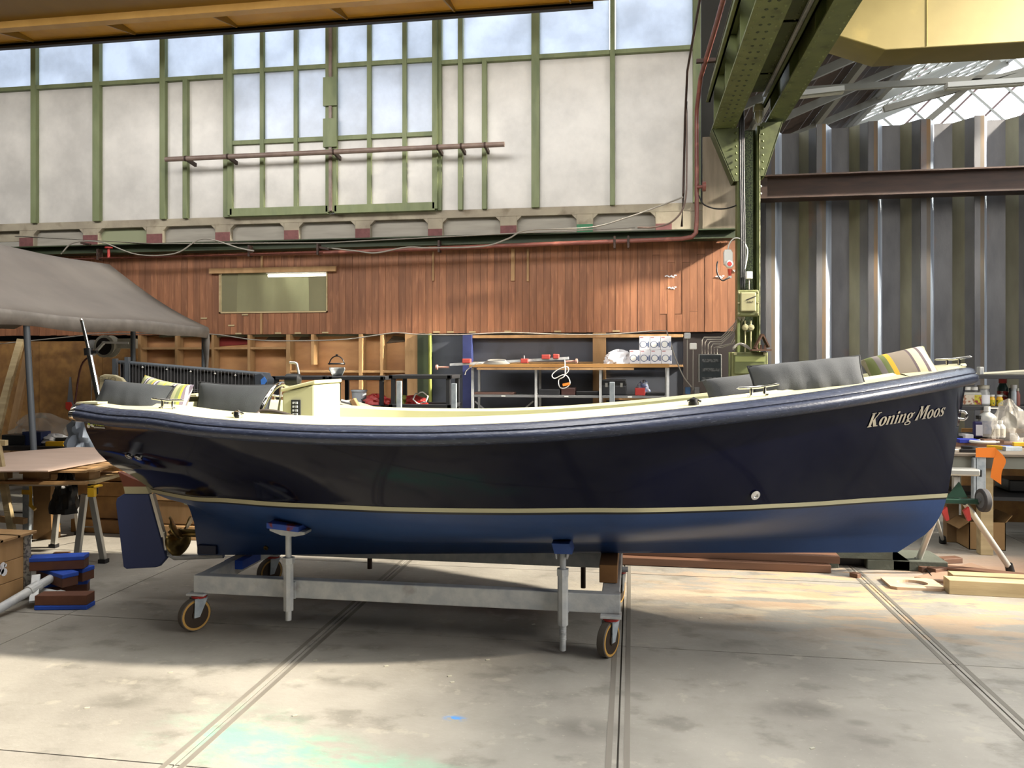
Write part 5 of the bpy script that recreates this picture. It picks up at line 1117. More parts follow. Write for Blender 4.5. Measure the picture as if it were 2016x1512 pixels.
def bt(px, w_, h_, d_, m, name, label, ct, y=8.15, rz=0):
    tag(bx(px, y, w_, d_, h_, zb3, rz).obj(name, m, bevel=.006), label, ct)
bt(72, .25, .16, .16, mat('dark_blue_bin', '1b2a55', .5), 'parts_bin', 'dark blue bin on the low bench in front of the clear film', 'bin')
bt(38, .3, .12, .2, M['black'], 'tool_case', 'black case on the low bench near the leaning timbers', 'case')
bt(110, .22, .055, .06, M['yplast'], 'yellow_tool', 'yellow tool lying on the low bench', 'tool', 8.05, .1)
bt(135, .24, .09, .14, M['black'], 'black_power_tool', 'black tool lying on the low bench beside the hose', 'tool', 8.2, .3)
bt(98, .3, .03, .05, M['galv'], 'grey_bar', 'grey bar lying slanted on the low bench', 'bar', 8.3, .5)
# table: plywood sheet on a pallet on folding sawhorse
zT = .78
tb = thing('table_sheet', 'pinkish plywood sheet lying on a pallet as a table at the stern', 'board', (PZ(95, 926, zT).x, PZ(95, 926, zT).y, zT-.02))
MB().prism([tuple(PZ(*p, zT).to_2d()) for p in ((-120, 905), (40, 888), (150, 880), (262, 882), (255, 897), (95, 926), (-60, 927))], 'z', zT-.011, zT).obj('sheet', M['board'], tb, bevel=.002)
pb = thing('pallet', 'wooden pallet under the pinkish plywood sheet', 'pallet', (-4.2, 5.9, zT-.16))
P0, P1, P2 = PZ(-60, 948, .67), PZ(175, 950, .665), PZ(245, 930, .665)
MB().bm(P0, P1, .09, .02).obj('bottom_board', M['pine'], pb); MB().bm(P1, P2, .09, .022).obj('bottom_board', M['pinex'], pb)
MB().bm(P0+Vector((0, .5, 0)), P1+Vector((.25, .5, 0)), .09, .02).obj('bottom_board', M['pine'], pb)
MB().bm(P0+Vector((0, 0, .085)), P1+Vector((0, 0, .085)), .09, .015).obj('top_board', M['pine'], pb); MB().bm(P1+Vector((0, 0, .085)), P2+Vector((0, 0, .085)), .09, .015).obj('top_board', M['pine'], pb)
for k in range(3): MB().bm(P0+Vector((0, .12+.13*k, .09)), P1+Vector((-.05+.1*k, .12+.13*k, .09)), .09, .013).obj('top_board', M['pine'], pb)
for px, py in ((165, 938), (63, 938), (-10, 938)): q = PZ(px, py, .70); MB().b(q.x-.06, q.x+.06, q.y-.02, q.y+.10, .675, .745).obj('block', M['pine'], pb, bevel=.003)
for q in (P2,): MB().b(q.x-.1, q.x, q.y, q.y+.1, .675, .745).obj('block', M['pine'], pb, bevel=.003)
zS = .65
sh = thing('folding_sawhorse', 'black and aluminium folding sawhorse with yellow clip carrying the pallet', 'sawhorse', G(170, 1115))
a, b_ = PZ(183, 962, .61), PZ(118, 958, .61); b_ = Vector((a.x-.55, a.y+.75, .61))
MB().bm(a, b_, .07, .09).obj('beam', M['black'], sh, bevel=.006)
p0_, p1_ = PZ(15, 952, .645), PZ(138, 952, .645); MB().bm(p0_, p1_, .05, .03).obj('support_rail', M['alu'], sh, bevel=.002)
q = PZ(190, 964, .61); MB().b(q.x-.03, q.x+.025, q.y-.06, q.y-.03, .565, .645).b(q.x-.03, q.x+.03, q.y-.06, q.y+.03, .63, .645).obj('yellow_clip', M['yplast'], sh, bevel=.004)
for (tx, ty), ft, m in (((167, 977), G(149, 1124), 'alu'), ((179, 977), G(204, 1108), 'alu'), ((118, 985), G(106, 1078), 'alu'), ((145, 977), G(156, 1052), 'galv')):
    tp = PY(tx, ty, (a.y+ft.y)/2 if ft.y < a.y+.3 else a.y+.4); tp.z = .57
    lg = MB().bm(tp, ft+Vector((0, 0, .02)), .045, .03, (0, 1, 0)).obj('leg', M[m], sh, bevel=.003)
    MB().b(ft.x-.03, ft.x+.03, ft.y-.025, ft.y+.025, 0, .03).obj('foot', M['black'], lg)
MB().tube([G(160, 1080)+Vector((0, 0, .18)), G(195, 1070)+Vector((0, 0, .14))], .008, 6).obj('spreader', M['black'], sh)
crumple('black_bag', 'black plastic bag hanging bunched under the sawhorse beam', 'bag', tuple(PZ(128, 1010, .38)), .09, .08, .30, M['black'], 9)
q = G(66, 1064)
tag(MB().prism([(q.x-.05, 0), (q.x+.14, 0), (q.x+.12, .3), (q.x+.13, .64), (q.x-.06, .64), (q.x-.04, .3)], 'y', q.y+.05, q.y+.15).obj('rough_post', mat('weathered_post', '8a6a42', .8, col2='6d5232', sc=5)), 'rough weathered timber post standing under the table', 'post')
q = PZ(56, 1000, .3); t = thing('yellow_legged_stand', 'grey stand leg with yellow bands beside the rough post', 'stand', (q.x, q.y, 0)); MB().b(q.x-.03, q.x+.03, q.y-.03, q.y, 0, .64).obj('leg', M['galvp'], t); MB().b(q.x-.035, q.x+.035, q.y-.035, q.y+.002, .42, .46).obj('band', M['yplast'], t)
q = PZ(70, 980, .5); MB().tube([q+Vector((.0, -.05, .12)), q+Vector((0, -.05, -.05)), q+Vector((.04, -.05, -.08))], .014, 6).obj('handle', M['yplast'], t)
# wooden frame leaning on the crate
t = thing('timber_easel', 'pale timber frame standing on the crate at the left edge', 'frame', PY(10, 1045, 5.0))
MB().bm(PY(-6, 872, 5.0), PY(24, 1048, 5.0), .05, .03, (0, 1, 0)).obj('upright', M['pinex'], t); MB().bm(PY(-40, 1018, 5.02), PY(50, 1026, 5.02), .04, .045, (0, 1, 0)).obj('crossbar', M['pine'], t); MB().bm(PY(-40, 870, 5.02), PY(13, 872, 5.02), .04, .03, (0, 1, 0)).obj('top_bar', M['pinex'], t)
# crate lower left
zc = .42; c1 = PZ(60, 1052, zc); t = thing('wooden_crate', 'brown plank crate with steel corner strip at the left edge', 'crate', (c1.x-.5, c1.y+.3, 0))
x1, y0 = c1.x-.01, c1.y-.9; pw = .16
for k in range(3):
    for (a, b_) in ((k*.135, k*.135+.132),): MB().b(x1-1.3, x1, y0, y0+.02, a+.02, b_+.02).obj('plank', M['pine'] if k else M['pine'], t, bevel=.003); MB().b(x1-.02, x1, y0+.02, y0+.9, a+.02, b_+.02).obj('plank', M['pine'], t, bevel=.003)
for k in range(7): MB().b(x1-1.3, x1+.02, y0-.04+.137*k, y0+.123+.137*k, zc, zc+.018).obj('lid_plank', M['pine'], t, bevel=.003)
MB().b(x1-.0, x1+.010, y0+.85, y0+.905, .03, zc).obj('corner_strip', mat('pitted_steel_strip', '8a8478', .5, .3, col2='55504a', sc=40, lo=.5, hi=.55), t)
q = PX(3, 1125, x1+.002); mk = MB()
for dx, dz, r in ((-.03, .02, .03), (.01, .035, .02), (.02, -.01, .025), (.03, .03, .012), (.0, .0, .02)): mk.lathe([(0, 0), (r, 0)], q+Vector((0, dx, dz)), 9, 'x', cap=False)
mk.obj('paint_mark', M['cardw'], t, solid=.002)
# stack of blue padded bunks
def pad(px, py, rz, ln, z, label, flip=False):
    q = G(px, py); c_2, s_2 = math.cos(rz), math.sin(rz); d = Vector((c_2, s_2, 0))*ln/2; t = thing('padded_bunk', label, 'bunk', (q.x, q.y, z), 'blue padded boat bunks on the floor')
    zt1, zp1 = (.03, .072) if not flip else (.06, .014)
    o = Vector((q.x, q.y, z)); MB().bm(o-d+Vector((0, 0, zt1)), o+d+Vector((0, 0, zt1)), .10, .06).obj('timber', mat('redbrown_bunk_wood', '5f3824', .7, col2='4e2c1c', sc=8), t, bevel=.003)
    MB().bm(o-d*1.02+Vector((0, 0, zp1)), o+d*1.02+Vector((0, 0, zp1)), .105, .028).obj('pad', M['padblue'], t, bevel=.005)
pad(128, 1196, .18, .32, 0, 'bunk lying lowest and nearest with its blue pad face down', True)
pad(118, 1168, .5, .34, .0, 'blue topped bunk lying flat behind the nearest one')
pad(150, 1166, -.1, .2, .09, 'short blue topped bunk end poking out at the stack right side')
pad(112, 1172, -.45, .36, .09, 'blue topped bunk laid across the stack, slanting down')
pad(115, 1172, .35, .34, .18, 'topmost blue bunk of the stack, crossing the slanting one')
t = thing('pipe_prop', 'galvanised pipe props crossed with a clamp on the floor by the crate', 'prop', G(50, 1190))
A = G(-30, 1225)+Vector((0, 0, .03)); B_ = G(100, 1178)+Vector((0, 0, .13)); MB().cy(A, B_, .028).obj('pipe', M['galv'], t, smooth=60)
A2 = G(-30, 1170)+Vector((0, 0, .09)); B2 = G(115, 1185)+Vector((0, 0, .05)); MB().cy(A2, B2, .022).obj('pipe', M['galv'], t, smooth=60)
mid = A.lerp(B_, .72); MB().bm(mid+Vector((-.05, .08, .06)), mid+Vector((.06, -.07, -.06)), .05, .02).cy(mid-(B_-A).normalized()*.04, mid+(B_-A).normalized()*.04, .036).obj('clamp', M['galv'], t, bevel=.003)
MB().cy(B2, B2+Vector((.05, -.02, 0)), .03, n=6).obj('nut', M['galv'], t)
q = G(62, 1110); plank_th('redbrown batten leaning behind the blue bunks', (q.x, q.y+.2), (q.x+.2, q.y-.1), .04, .02, .0, M['hard'], 'batten', 'batten')
# wooden pallets on edge and clutter beyond the rudder
for k, (px, py, rz) in enumerate(((198, 1050, .1), (326, 1062, 0))):
    q = G(px, py); t = thing('wooden_block_stack', ('rough timber bearer stack standing beyond the rudder, nearest the table' if k == 0 else 'rough timber bearer stack seen between rudder and skeg'), 'timber stack', (q.x, q.y+.2, 0))
    w2_ = .3 if k == 0 else .42
    for j, (h0, h1, ins) in enumerate(((0, .12, 0), (.125, .33, .12), (.335, .46, .02), (.465, .66, .1))):
        MB().b(q.x-w2_+ins, q.x+w2_-ins, q.y+.0+ins*.3, q.y+.45, h0+.002, h1).obj('bearer', M['pine'] if k else M['osb'], t, bevel=.006)
tag(MB().b(XY(160, 9.0)-.1, XY(232, 9.0), 8.75, 9.0, .0, .5).obj('dark_cabinet', M['black'], bevel=.01), 'black cabinet standing far behind the rudder', 'cabinet')
for k in range(5):
    px, py = (40, 205, 90, 150, 120)[k], (1010, 1000, 1035, 1040, 1090)[k]; q = G(px, py); a = random.uniform(-.6, .6); l = random.uniform(.05, .22)
    mk_ = ['black', 'pine', 'yplast', 'galv', 'hard'][k]; wd = {'black': 'black', 'pine': 'pale wooden', 'yplast': 'yellow', 'galv': 'grey metal', 'hard': 'redbrown'}[mk_]
    plank_th('small %s scrap lying on the floor beneath and beyond the table' % wd, (q.x-l/2, q.y), (q.x+l/2, q.y+l*a*.5), .02+.03*random.random(), .01, 0, M[mk_], 'floor_scrap', 'scrap', 'scraps on the floor beyond the table', 0)
for px, py in ((620, 1271+30), (760, 1312), (890, 1344), (580, 1410), (1050, 1230), (1380, 1217), (1600, 1475), (885, 1332), (335, 1325), (170, 1395), (960, 1300)):
    q = G(px, py); l = .009; plank_th('tiny wood chip lying on the bare floor in front of the boat', (q.x-l, q.y), (q.x+l, q.y+.01), .010, .003, 0, M['offw'], 'wood_chip', 'chip', 'wood chips on the front floor', 0)
# ================================================ BEHIND THE BOAT, along the wall
# site fence panel with black cloth
t = thing('screen_panel', 'mesh fence panel with black cloth standing behind the stern cushions', 'screen', (PY(390, 720, 6.9).x, 6.9, 0))
TL, TR = PY(222, 712, 7.1), PY(530, 738, 6.7)
TL = PY(235, 713, 7.1)
MB().cy(TL, TR, .02).obj('top_tube', M['gpole'], t, smooth=60)
for px, ya, Y in ((227, 706, 7.1), (251, 703, 7.05), (528, 740, 6.7)): p = PY(px, ya, Y); MB().b(p.x-.02, p.x+.02, Y-.02, Y+.02, 0, p.z).obj('post', M['gpole'], t)
rows = []
for i in range(30): p = TL.lerp(TR, i/29); rows.append([p+Vector((0, .02+.02*math.sin(i*1.7+j), -.01-.33*j)) for j in range(4)])
MB().grid(rows).obj('black_cloth', M['blkcloth'], t, smooth=180, solid=.004)
ms = MB()
for i in range(46): p = TL.lerp(TR, i/45); ms.cy(p-Vector((0, .03, 0)), p-Vector((0, .03, .95)), .0022, n=4)
for k in (.2, .22, .5, .8): ms.cy(TL-Vector((0, .032, k)), TR-Vector((0, .032, k)), .0022, n=4)
ms.obj('wire_mesh', M['shelfst'], t)['kind'] = 'stuff'
for f in (.18, .35, .51, .67, .80): p = TL.lerp(TR, f); MB().lathe([(0, -.01), (.012, 0), (0, .01)], p-Vector((0, .03, .03)), 8).obj('clip', M['white'], t)
p = PY(514, 752, 6.6); t = thing('fence_coupler', 'grey plastic coupler with blue sticker at the screen panel end', 'coupler', p)
MB().prism([(p.x-.05, p.z+.075), (p.x+.02, p.z+.085), (p.x+.08, p.z+.03), (p.x+.085, p.z-.0), (p.x+.02, p.z-.11), (p.x-.04, p.z-.1)], 'y', 6.56, 6.70).obj('body', mat('slate_plastic', '3a4048', .5), t, bevel=.01)
MB().prism([(p.x+.02, p.z+.02), (p.x+.055, p.z+.05), (p.x+.08, p.z+.01), (p.x+.03, p.z-.055)], 'y', 6.552, 6.56).obj('sticker', mat('blue_sticker', '3f78c8', .5), t)
# headboard like rest behind the stern
p = PY(228, 752, 4.75); t = thing('backrest_board', 'beige rounded board with faint mirrored lettering behind the stern cushions', 'board', (p.x, 4.75, 1.2))
q = lambda a, b_: (lambda v: (v.x, v.z))(PY(a, b_, 4.75))
MB().prism([q(196, 790), q(198, 740), q(206, 737), q(226, 738), q(240, 744), q(250, 756), q(257, 775), q(258, 795)], 'y', 4.74, 4.77).obj('board', mat('beige_board', 'a39a7c', .6), t, bevel=.006)
text('OHES', PY(229, 751, 4.735), .042, mat('grey_lettering', '6b664f', .7), t, (R(90), 0, R(180)), align='LEFT', sx=1.4)
MB().b(PY(212, 0, 4.7).x, PY(250, 0, 4.7).x, 4.68, 4.72, 1.16, PY(230, 762, 4.7).z).obj('pink_foam', mat('pink_brown_foam', 'a07868', .8), t, bevel=.008)
# black plastic rack of three modules
def rack(xa, xb, Y, zt, z2, label):
    t = thing('plastic_rack', label, 'rack', ((xa+xb)/2, Y, 0), 'black plastic racks behind the boat')
    for z in (zt, z2): MB().b(xa, xb, Y, Y+.04, z-.035, z).b(xa, xb, Y+.38, Y+.42, z-.035, z).b(xa, xa+.04, Y, Y+.42, z-.035, z).b(xb-.04, xb, Y, Y+.42, z-.035, z).b(xa, xb, Y+.02, Y+.4, z-.03, z-.02).obj('shelf', M['shelfdk'], t, bevel=.004)
    for x in (xa+.02, xb-.05):
        for y in (Y+.01, Y+.38): MB().b(x, x+.035, y, y+.035, 0, zt-.03).obj('leg', M['shelfdk'], t)
Yr = 7.0; zt = PY(700, 741, Yr).z; z2 = PY(700, 797, Yr).z
for a, b_, l, dy in ((535, 642, 'black plastic rack behind the throttle', 0), (646, 756, 'black plastic rack carrying the face shield', 0), (765, 888, 'black plastic rack with galvanised posts before it', -.15)):
    rack(XY(a, Yr+dy), XY(b_, Yr+dy), Yr+dy, PY(700, 741 if dy == 0 else 738, Yr+dy).z, z2 if dy == 0 else PY(700, 795, Yr+dy).z, l)
# face shield
p = PY(663, 735, 7.1); p.z = zt; t = thing('face_shield', 'grey face shield head gear standing on the rack', 'face shield', p)
MB().tube([p+Vector((.075*math.cos(a), .0, .11+.085*math.sin(a))) for a in [i*math.pi/12 for i in range(13)]], .006, 6).obj('head_band', M['black'], t, smooth=60)
MB().tube([p+Vector((.078*math.cos(a), -.06*math.sin(a), .12)) for a in [i*math.pi/12 for i in range(13)]], .009, 6).obj('brow_band', M['black'], t, smooth=60)
MB().grid([[p+Vector((r_*math.cos(a), -.07*math.sin(a), z)) for a in [math.pi+i*math.pi/10 for i in range(11)]] for r_, z in ((.075, .085), (.078, .065), (.06, .03), (.045, .0))]).obj('visor', mat('grey_visor', '6a6d6c', .35), t, smooth=180, solid=.006)
MB().lathe([(0, -.01), (.018, 0), (0, .01)], p+Vector((0, 0, .205)), 10).obj('knob', M['black'], t)
# things on the rack's lower shelf
xq, zq = XY(707, 7.1), z2
t = thing('white_bucket', 'white plastic tub on the lower rack shelf beside the console', 'bucket', (xq, 7.1, zq)); MB().lathe([(0, 0), (.06, 0), (.072, .13), (.076, .14), (.066, .14), (.055, .01)], (xq, 7.1, zq), 24, cap=False).lathe([(.078, .125), (.078, .14)], (xq, 7.1, zq), 24).obj('tub', mat('tub_white', 'b4bcc4', .4), t, smooth=50)
for k, (px, r, m, lab) in enumerate(((725, .06, 'cabled', 'dark rag bundle on the rack beside the white tub'), (742, .08, 'red', 'red cloth bundle on the lower rack shelf'), (790, .07, 'ypipe', 'yellow green bowl bundle behind the first galvanised post'), (815, .07, 'red', 'red rag beside the cable loops on the rack'), (760, .05, 'red', 'small red strap bundle at the rack corner'))):
    crumple('rag_bundle', lab, 'rag', (XY(px, 7.1), 7.1, zq+.0), r*1.6, r, r*1.2, M[m], 20+k)
tag(MB().tube([Vector((XY(828, 7.0)+.07*math.cos(a), 7.0+.03*math.sin(a*3), zq+.07+.05*math.sin(a*1.0)+.01*math.cos(5*a))) for a in [i*.3 for i in range(42)]], .006, 6).obj('cable_loop', M['white'], smooth=60), 'loops of white cable on the lower rack shelf', 'cable')
# galvanised posts standing behind the boat
for px, yt, lab in ((786, 750, 'tall galvanised post behind the boat amidships, next to the console'), (894, 755, 'galvanised post behind the boat beside the blue post'), (1205, 752, 'galvanised post behind the boat in front of the tool boxes')):
    Y = 6.68; p = PY(px, yt, Y); o = MB().b(p.x-.022, p.x+.022, Y-.02, Y+.02, 0, p.z).obj('square_post', M['galvp'], bevel=.003); t = o; tag(o, lab, 'post', 'galvanised posts behind the boat')
    MB().b(p.x-.08, p.x+.08, Y-.08, Y+.08, 0, .01).obj('foot_plate', M['galv'], o)
# clutter with mallet behind the console
q = PY(722, 812, 6.1); t = thing('tilted_board', 'grey board heaped with tools behind the console', 'board', q)
MB().prism([tuple(PY(*p, 6.2).xz) for p in ((665, 830), (665, 790), (700, 800), (745, 815), (760, 830))], 'y', 6.1, 6.5).obj('board', mat('grey_dusty_board', '8a8478', .8), t)
MB().b(q.x-.3, q.x+.2, 6.15, 6.45, 0, PY(700, 830, 6.2).z).obj('trestle', M['darkpanel'], t)
a, b_ = PY(688, 790, 6.05), PY(712, 798, 6.05); t = thing('wooden_mallet', 'wooden mallet lying on the heap behind the console', 'mallet', b_)
MB().cy(PY(672, 789, 6.05), PY(694, 795, 6.05), .014).obj('handle', M['galv'], t, smooth=60)
MB().bm(PY(694, 786, 6.05), PY(705, 806, 6.05), .05, .05, (0, 1, 0)).obj('head', M['pine'], t, bevel=.008)
tag(MB().tube(cat([PY(705, 801, 6.1), PY(735, 803, 6.1), PY(755, 808, 6.1), PY(760, 814, 6.1)], 5), .006, 6).obj('thin_hose', mat('brown_hose', '6a4030', .5), smooth=60), 'thin brown hose trailing from the mallet', 'hose')
# steel shelf unit under a wood worktop
Yw = 9.3; t = thing('shelf_unit', 'grey steel shelf unit under the long wooden worktop at the back wall', 'shelf', (XY(1120, Yw), Yw, 0))
zW = PY(1100, 716, Yw).z; zS1 = PY(1100, 778, Yw).z
xa, xb = XY(925, Yw), XY(1317, Yw)
for px in (930, 1055, 1182, 1315):
    x = XY(px, Yw)
    for y in (Yw, Yw+.42): MB().b(x-.015, x+.015, y, y+.03, 0, zW-.05).obj('post', M['galv'], t)
for k, z in enumerate((zS1, zS1-.45, .15)):
    for a, b_ in ((930, 1055), (1055, 1182), (1182, 1315)): MB().b(XY(a, Yw)+.016, XY(b_, Yw)-.016, Yw+.005, Yw+.44, z-.03, z).obj('shelf_board', M['shelfst'], t, bevel=.002)
for a, b_ in ((935, 965), (1050, 1020)): MB().bm(PY(a, 790, Yw+.4), PY(b_, 815, Yw+.4), .02, .004, (0, 1, 0)).obj('brace', M['galv'], t)
for px in (991, 1115, 1240): x = XY(px, Yw); MB().b(x-.025, x+.025, Yw+.0, Yw+.004, zS1-.022, zS1-.008).obj('price_tag', M['white'], t)
wt = tag(MB().b(xa, xb, Yw-.05, Yw+.5, zW-.045, zW).obj('wooden_worktop', mat('oiled_worktop', '9a7440', .6, col2='8a6434', sc=4, stretch=(.3, 3, 3)), bevel=.003), 'long wooden worktop lying on the steel shelf unit', 'worktop')
MB().b(xa+.1, xa+2.0, Yw-.06, Yw-.05, zW-.075, zW-.05).obj('edge_batten', M['pine'], wt)
# LED bulb cartons
M['lampbox'] = M['cardw']
bw = .126; z0 = zW; x0 = XY(1239, Yw)+.0; cnt = 0
names = {(0, 0): 'carton at the bottom row end beside the plastic bags', (0, 1): 'carton second from the bags in the bottom row', (0, 2): 'carton third from the bags in the bottom row', (0, 3): 'carton at the bottom row end away from the bags', (1, 0): 'top row carton nearest the plastic bags', (1, 1): 'middle carton of the top row', (1, 2): 'top row carton farthest from the plastic bags'}
proto = None
bmk = mat('bulb_print', '5a6684', .5)
for rw in (0, 1):
    for k in range(4 if rw == 0 else 3):
        x = x0+bw*(k if rw == 0 else k+1)-.01*rw; zb = z0+rw*.165+.001; y = Yw+.05
        if proto is None:
            proto = t = thing('bulb_carton', 'white bulb '+names[(rw, k)], 'carton', (x+bw/2, y, zb), 'white bulb cartons on the worktop')
            MB().b(x+.002, x+bw-.002, y, y+.12, zb, zb+.163).obj('carton', M['cardw'], t, bevel=.002)
            MB().lathe([(0, -.003), (.034, -.003)], (x+.048, y, zb+.065), 22, 'y', cap=False).obj('printed_bulb', M['white'], t)
            MB().lathe([(.034, -.002), (.042, -.002)], (x+.048, y, zb+.065), 22, 'y', cap=False).b(x+.085, x+.100, y-.002, y-.001, zb+.045, zb+.085).b(x+.104, x+.118, y-.002, y-.001, zb+.03, zb+.10).obj('printed_ring', bmk, t)
            MB().b(x+.01, x+.05, y-.002, y-.001, zb+.145, zb+.153).obj('red_print', M['red'], t)
        else:
            dup(proto, (x+bw/2, y, zb), None, None, 'white bulb '+names[(rw, k)])
crumple('plastic_bag', 'crumpled white bags on the worktop beside the bulb cartons', 'bag', (XY(1218, Yw), Yw+.15, zW), .17, .1, .16, M['cardw'], 31)
crumple('plastic_bag', 'small folded white bag at the worktop post side of the larger bag', 'bag', (XY(1202, Yw), Yw+.12, zW), .07, .08, .12, M['cardw'], 33)
# long clamp bar on the worktop
t = thing('bar_clamp', 'long grey bar clamp with red jaws lying on the worktop and sticking out', 'clamp', PY(1000, 712, 9.1))
a, b_ = PY(886, 718, 9.1), PY(1120, 705, 9.1); MB().bm(a, b_, .03, .03).obj('bar', M['galv'], t)
for px, py, w_ in ((919, 711, .1), (1033, 711, .09), (1075, 703, .1), (1095, 702, .07)): q = PY(px, py, 9.1); MB().b(q.x-w_/2, q.x+w_/2, 9.06, 9.14, q.z-.025, q.z+.03).obj('jaw', mat('faded_red_jaw', 'a03c34', .5), t, bevel=.008)
MB().cy(PY(862, 723, 9.1), PY(884, 723, 9.1), .012).lathe([(0, -.02), (.03, -.01), (.03, .012), (0, .02)], PY(860, 723, 9.1), 12, 'x').obj('spindle', mat('pinkish_spindle', '9c7468', .5), t, smooth=50)
MB().cy(PY(1112, 712, 9.1), PY(1134, 711, 9.1), .014).lathe([(0, -.02), (.03, -.01), (.03, .012), (0, .02)], PY(1135, 711, 9.1), 12, 'x').obj('spindle', mat('pinkish_spindle', '9c7468', .5), t, smooth=50)
MB().cy(PY(1032, 700, 9.1), PY(1032, 713, 9.1), .006).obj('pin', M['galv'], t)
mb = MB(); q = PY(978, 715, 9.09)
for k in range(5): mb.tube([q+Vector(((.16-.012*k)*math.cos(a), .05*math.sin(a), .012*math.sin(a)+.008*k)) for a in [i*.4 for i in range(16)]], .006, 5, closed=True)
mb.tube(cat([q+Vector((-.15, 0, 0)), PY(940, 715, 9.0), PY(920, 728, 9.0), PY(915, 738, 9.0)], 5), .006, 5)
tag(mb.obj('cable_coil', M['cable'], smooth=60), 'coil of grey cable on top of the long bar clamp', 'cable')
mb = MB(); q = PY(1112, 750, 9.0)
mb.tube(cat([PY(1112, 706, 9.1), PY(1112, 738, 9.0), PY(1100, 748, 9.0), PY(1102, 762, 9.0), PY(1112, 764, 9.0), PY(1122, 755, 9.0), PY(1118, 742, 9.0), PY(1108, 738, 9.0), PY(1092, 745, 9.0), PY(1087, 738, 9.0), PY(1098, 728, 9.0), PY(1116, 722, 9.0), PY(1119, 730, 9.0), PY(1112, 738, 9.0)], 6), .006, 6)
t = mb.obj('hanging_cable', M['white'], smooth=60); tag(t, 'white cable with plug hanging in loops from the bar clamp', 'cable')
MB().bm(PY(1108, 758, 9.0), PY(1122, 755, 9.0), .03, .03).obj('plug', M['orange'], t)
# tool cases on the shelf
def onshelf(px, w_, h_, m, name, lab, ct, z=zS1, dy=.12, d_=.2): return tag(bx(px, Yw+dy, w_, d_, h_, z).obj(name, m, bevel=.008), lab, ct)
onshelf(1083, .26, .07, M['shelfdk'], 'flat_tool_case', 'flat dark tool case on the shelf under the hanging cable', 'case'); onshelf(1157, .27, .05, M['black'], 'flat_tool_case', 'flat black tool case on the shelf before the wooden post', 'case')
onshelf(1120, .17, .09, mat('brown_glass_tray', '4a3230', .4), 'parts_tray', 'brown parts tray on the shelf between the two flat cases', 'tray')
onshelf(975, .5, .03, mat('rusty_bars', '5a4038', .6), 'flat_bars', 'rusty flat bars lying on the shelf at the blue post', 'bars')
t = thing('tool_box', 'black tool box with silver latches on the shelf', 'tool box', (XY(1209, Yw+.15), Yw+.15, zS1)); x = XY(1209, Yw+.15)
MB().b(x-.15, x+.15, Yw+.05, Yw+.25, zS1+.002, zS1+.12).obj('box', M['shelfdk'], t, bevel=.01); MB().prism([(x-.155, zS1+.125), (x+.155, zS1+.125), (x+.14, zS1+.19), (x-.14, zS1+.19)], 'y', Yw+.045, Yw+.255).obj('lid', M['black'], t, bevel=.008)
for dx in (-.09, .09): MB().b(x+dx-.015, x+dx+.015, Yw+.035, Yw+.05, zS1+.10, zS1+.15).obj('latch', M['alu'], t)
t = onshelf(1260, .12, .09, M['red'], 'red_packet', 'red packet with white script lettering on the shelf', 'packet'); 
text('lucy', PY(1252, 776, Yw-.0), .06, M['cardw'], t, (R(90), 0, 0)) if 0 else None
crumple('wire_bundle', 'tangle of grey wire on a blue spool on the shelf', 'wire', (XY(1266, Yw+.2), Yw+.22, zS1+.0), .08, .06, .17, mat('blue_grey_wire', '4a5878', .5, col2='88888c', sc=30, lo=.5, hi=.55), 41)
onshelf(1290, .22, .04, M['black'], 'black_drill', 'black tool lying at the shelf end', 'tool')
tag(bx(956, Yw+.1, .42, .2, .10, PY(950, 815, Yw).z-.05).obj('red_carton', mat('red_white_carton', 'a83430', .5, col2='b04038', sc=3), bevel=.003), 'red and white flat carton seen above the gunwale', 'carton')
tag(MB().prism([(-.03, 0), (.05, 0), (.03, .06), (.01, .12), (-.02, .12)], 'y', 9.0, 9.02).obj('dummy_clip', M['pine']), 'x', 'x') if 0 else None
# ---------------------------------------------- electrical things round the column
def ebox(name, label, px0, px1, py0, py1, Y, d_, m, extra=None):
    a, b_ = PY(px0, py0, Y), PY(px1, py1, Y); t = thing(name, label, 'electrical box', (a.x, Y, b_.z)); MB().b(a.x, b_.x, Y, Y+d_, b_.z, a.z).obj('housing', m, t, bevel=.012); return t, a, b_
Yc = 9.05
t, a, b_ = ebox('switch_box', 'khaki cast switch box with raised lid on the column', 1452, 1494, 571, 622, Yc, .16, M['boxgreen'])
ld = MB().b(a.x+.03, b_.x-.035, Yc-.035, Yc, b_.z+.05, a.z-.03).obj('lid', M['boxcream'], t, bevel=.012)
for x in (a.x+.012, b_.x-.012):
    for z in (a.z-.03, (a.z+b_.z)/2, b_.z+.03): MB().lathe([(0, -.02), (.011, -.018), (.014, 0)], (x, Yc, z), 8, 'y').obj('screw', M['boxcream'], t)
MB().bm((a.x+.09, Yc-.037, (a.z+b_.z)/2+.03), (a.x+.15, Yc-.037, (a.z+b_.z)/2+.055), .004, .012).bm((a.x+.15, Yc-.037, (a.z+b_.z)/2+.055), (a.x+.20, Yc-.037, (a.z+b_.z)/2+.075), .004, .010).obj('chipped_paint', M['darkpanel'], ld)
text('HALT', (a.x+.10, Yc-.037, (a.z+b_.z)/2-.0), .028, M['darkpanel'], ld, (R(90), 0, 0))
t, a, b_ = ebox('switchgear_cabinet', 'olive switchgear cabinet low at the column behind the bow cushions', 1440, 1512, 693, 745, Yc, .25, M['boxgreen'])
MB().b(a.x+.03, b_.x-.03, Yc-.02, Yc, b_.z+.05, a.z-.03).obj('door', mat('olive_door', '62683f', .5, col2='585e3a', sc=6), t, bevel=.008)
MB().b(a.x+.04, b_.x-.04, Yc-.024, Yc-.02, a.z-.11, a.z-.05).obj('name_plate', mat('olive_plate', '8a9058', .5), t)
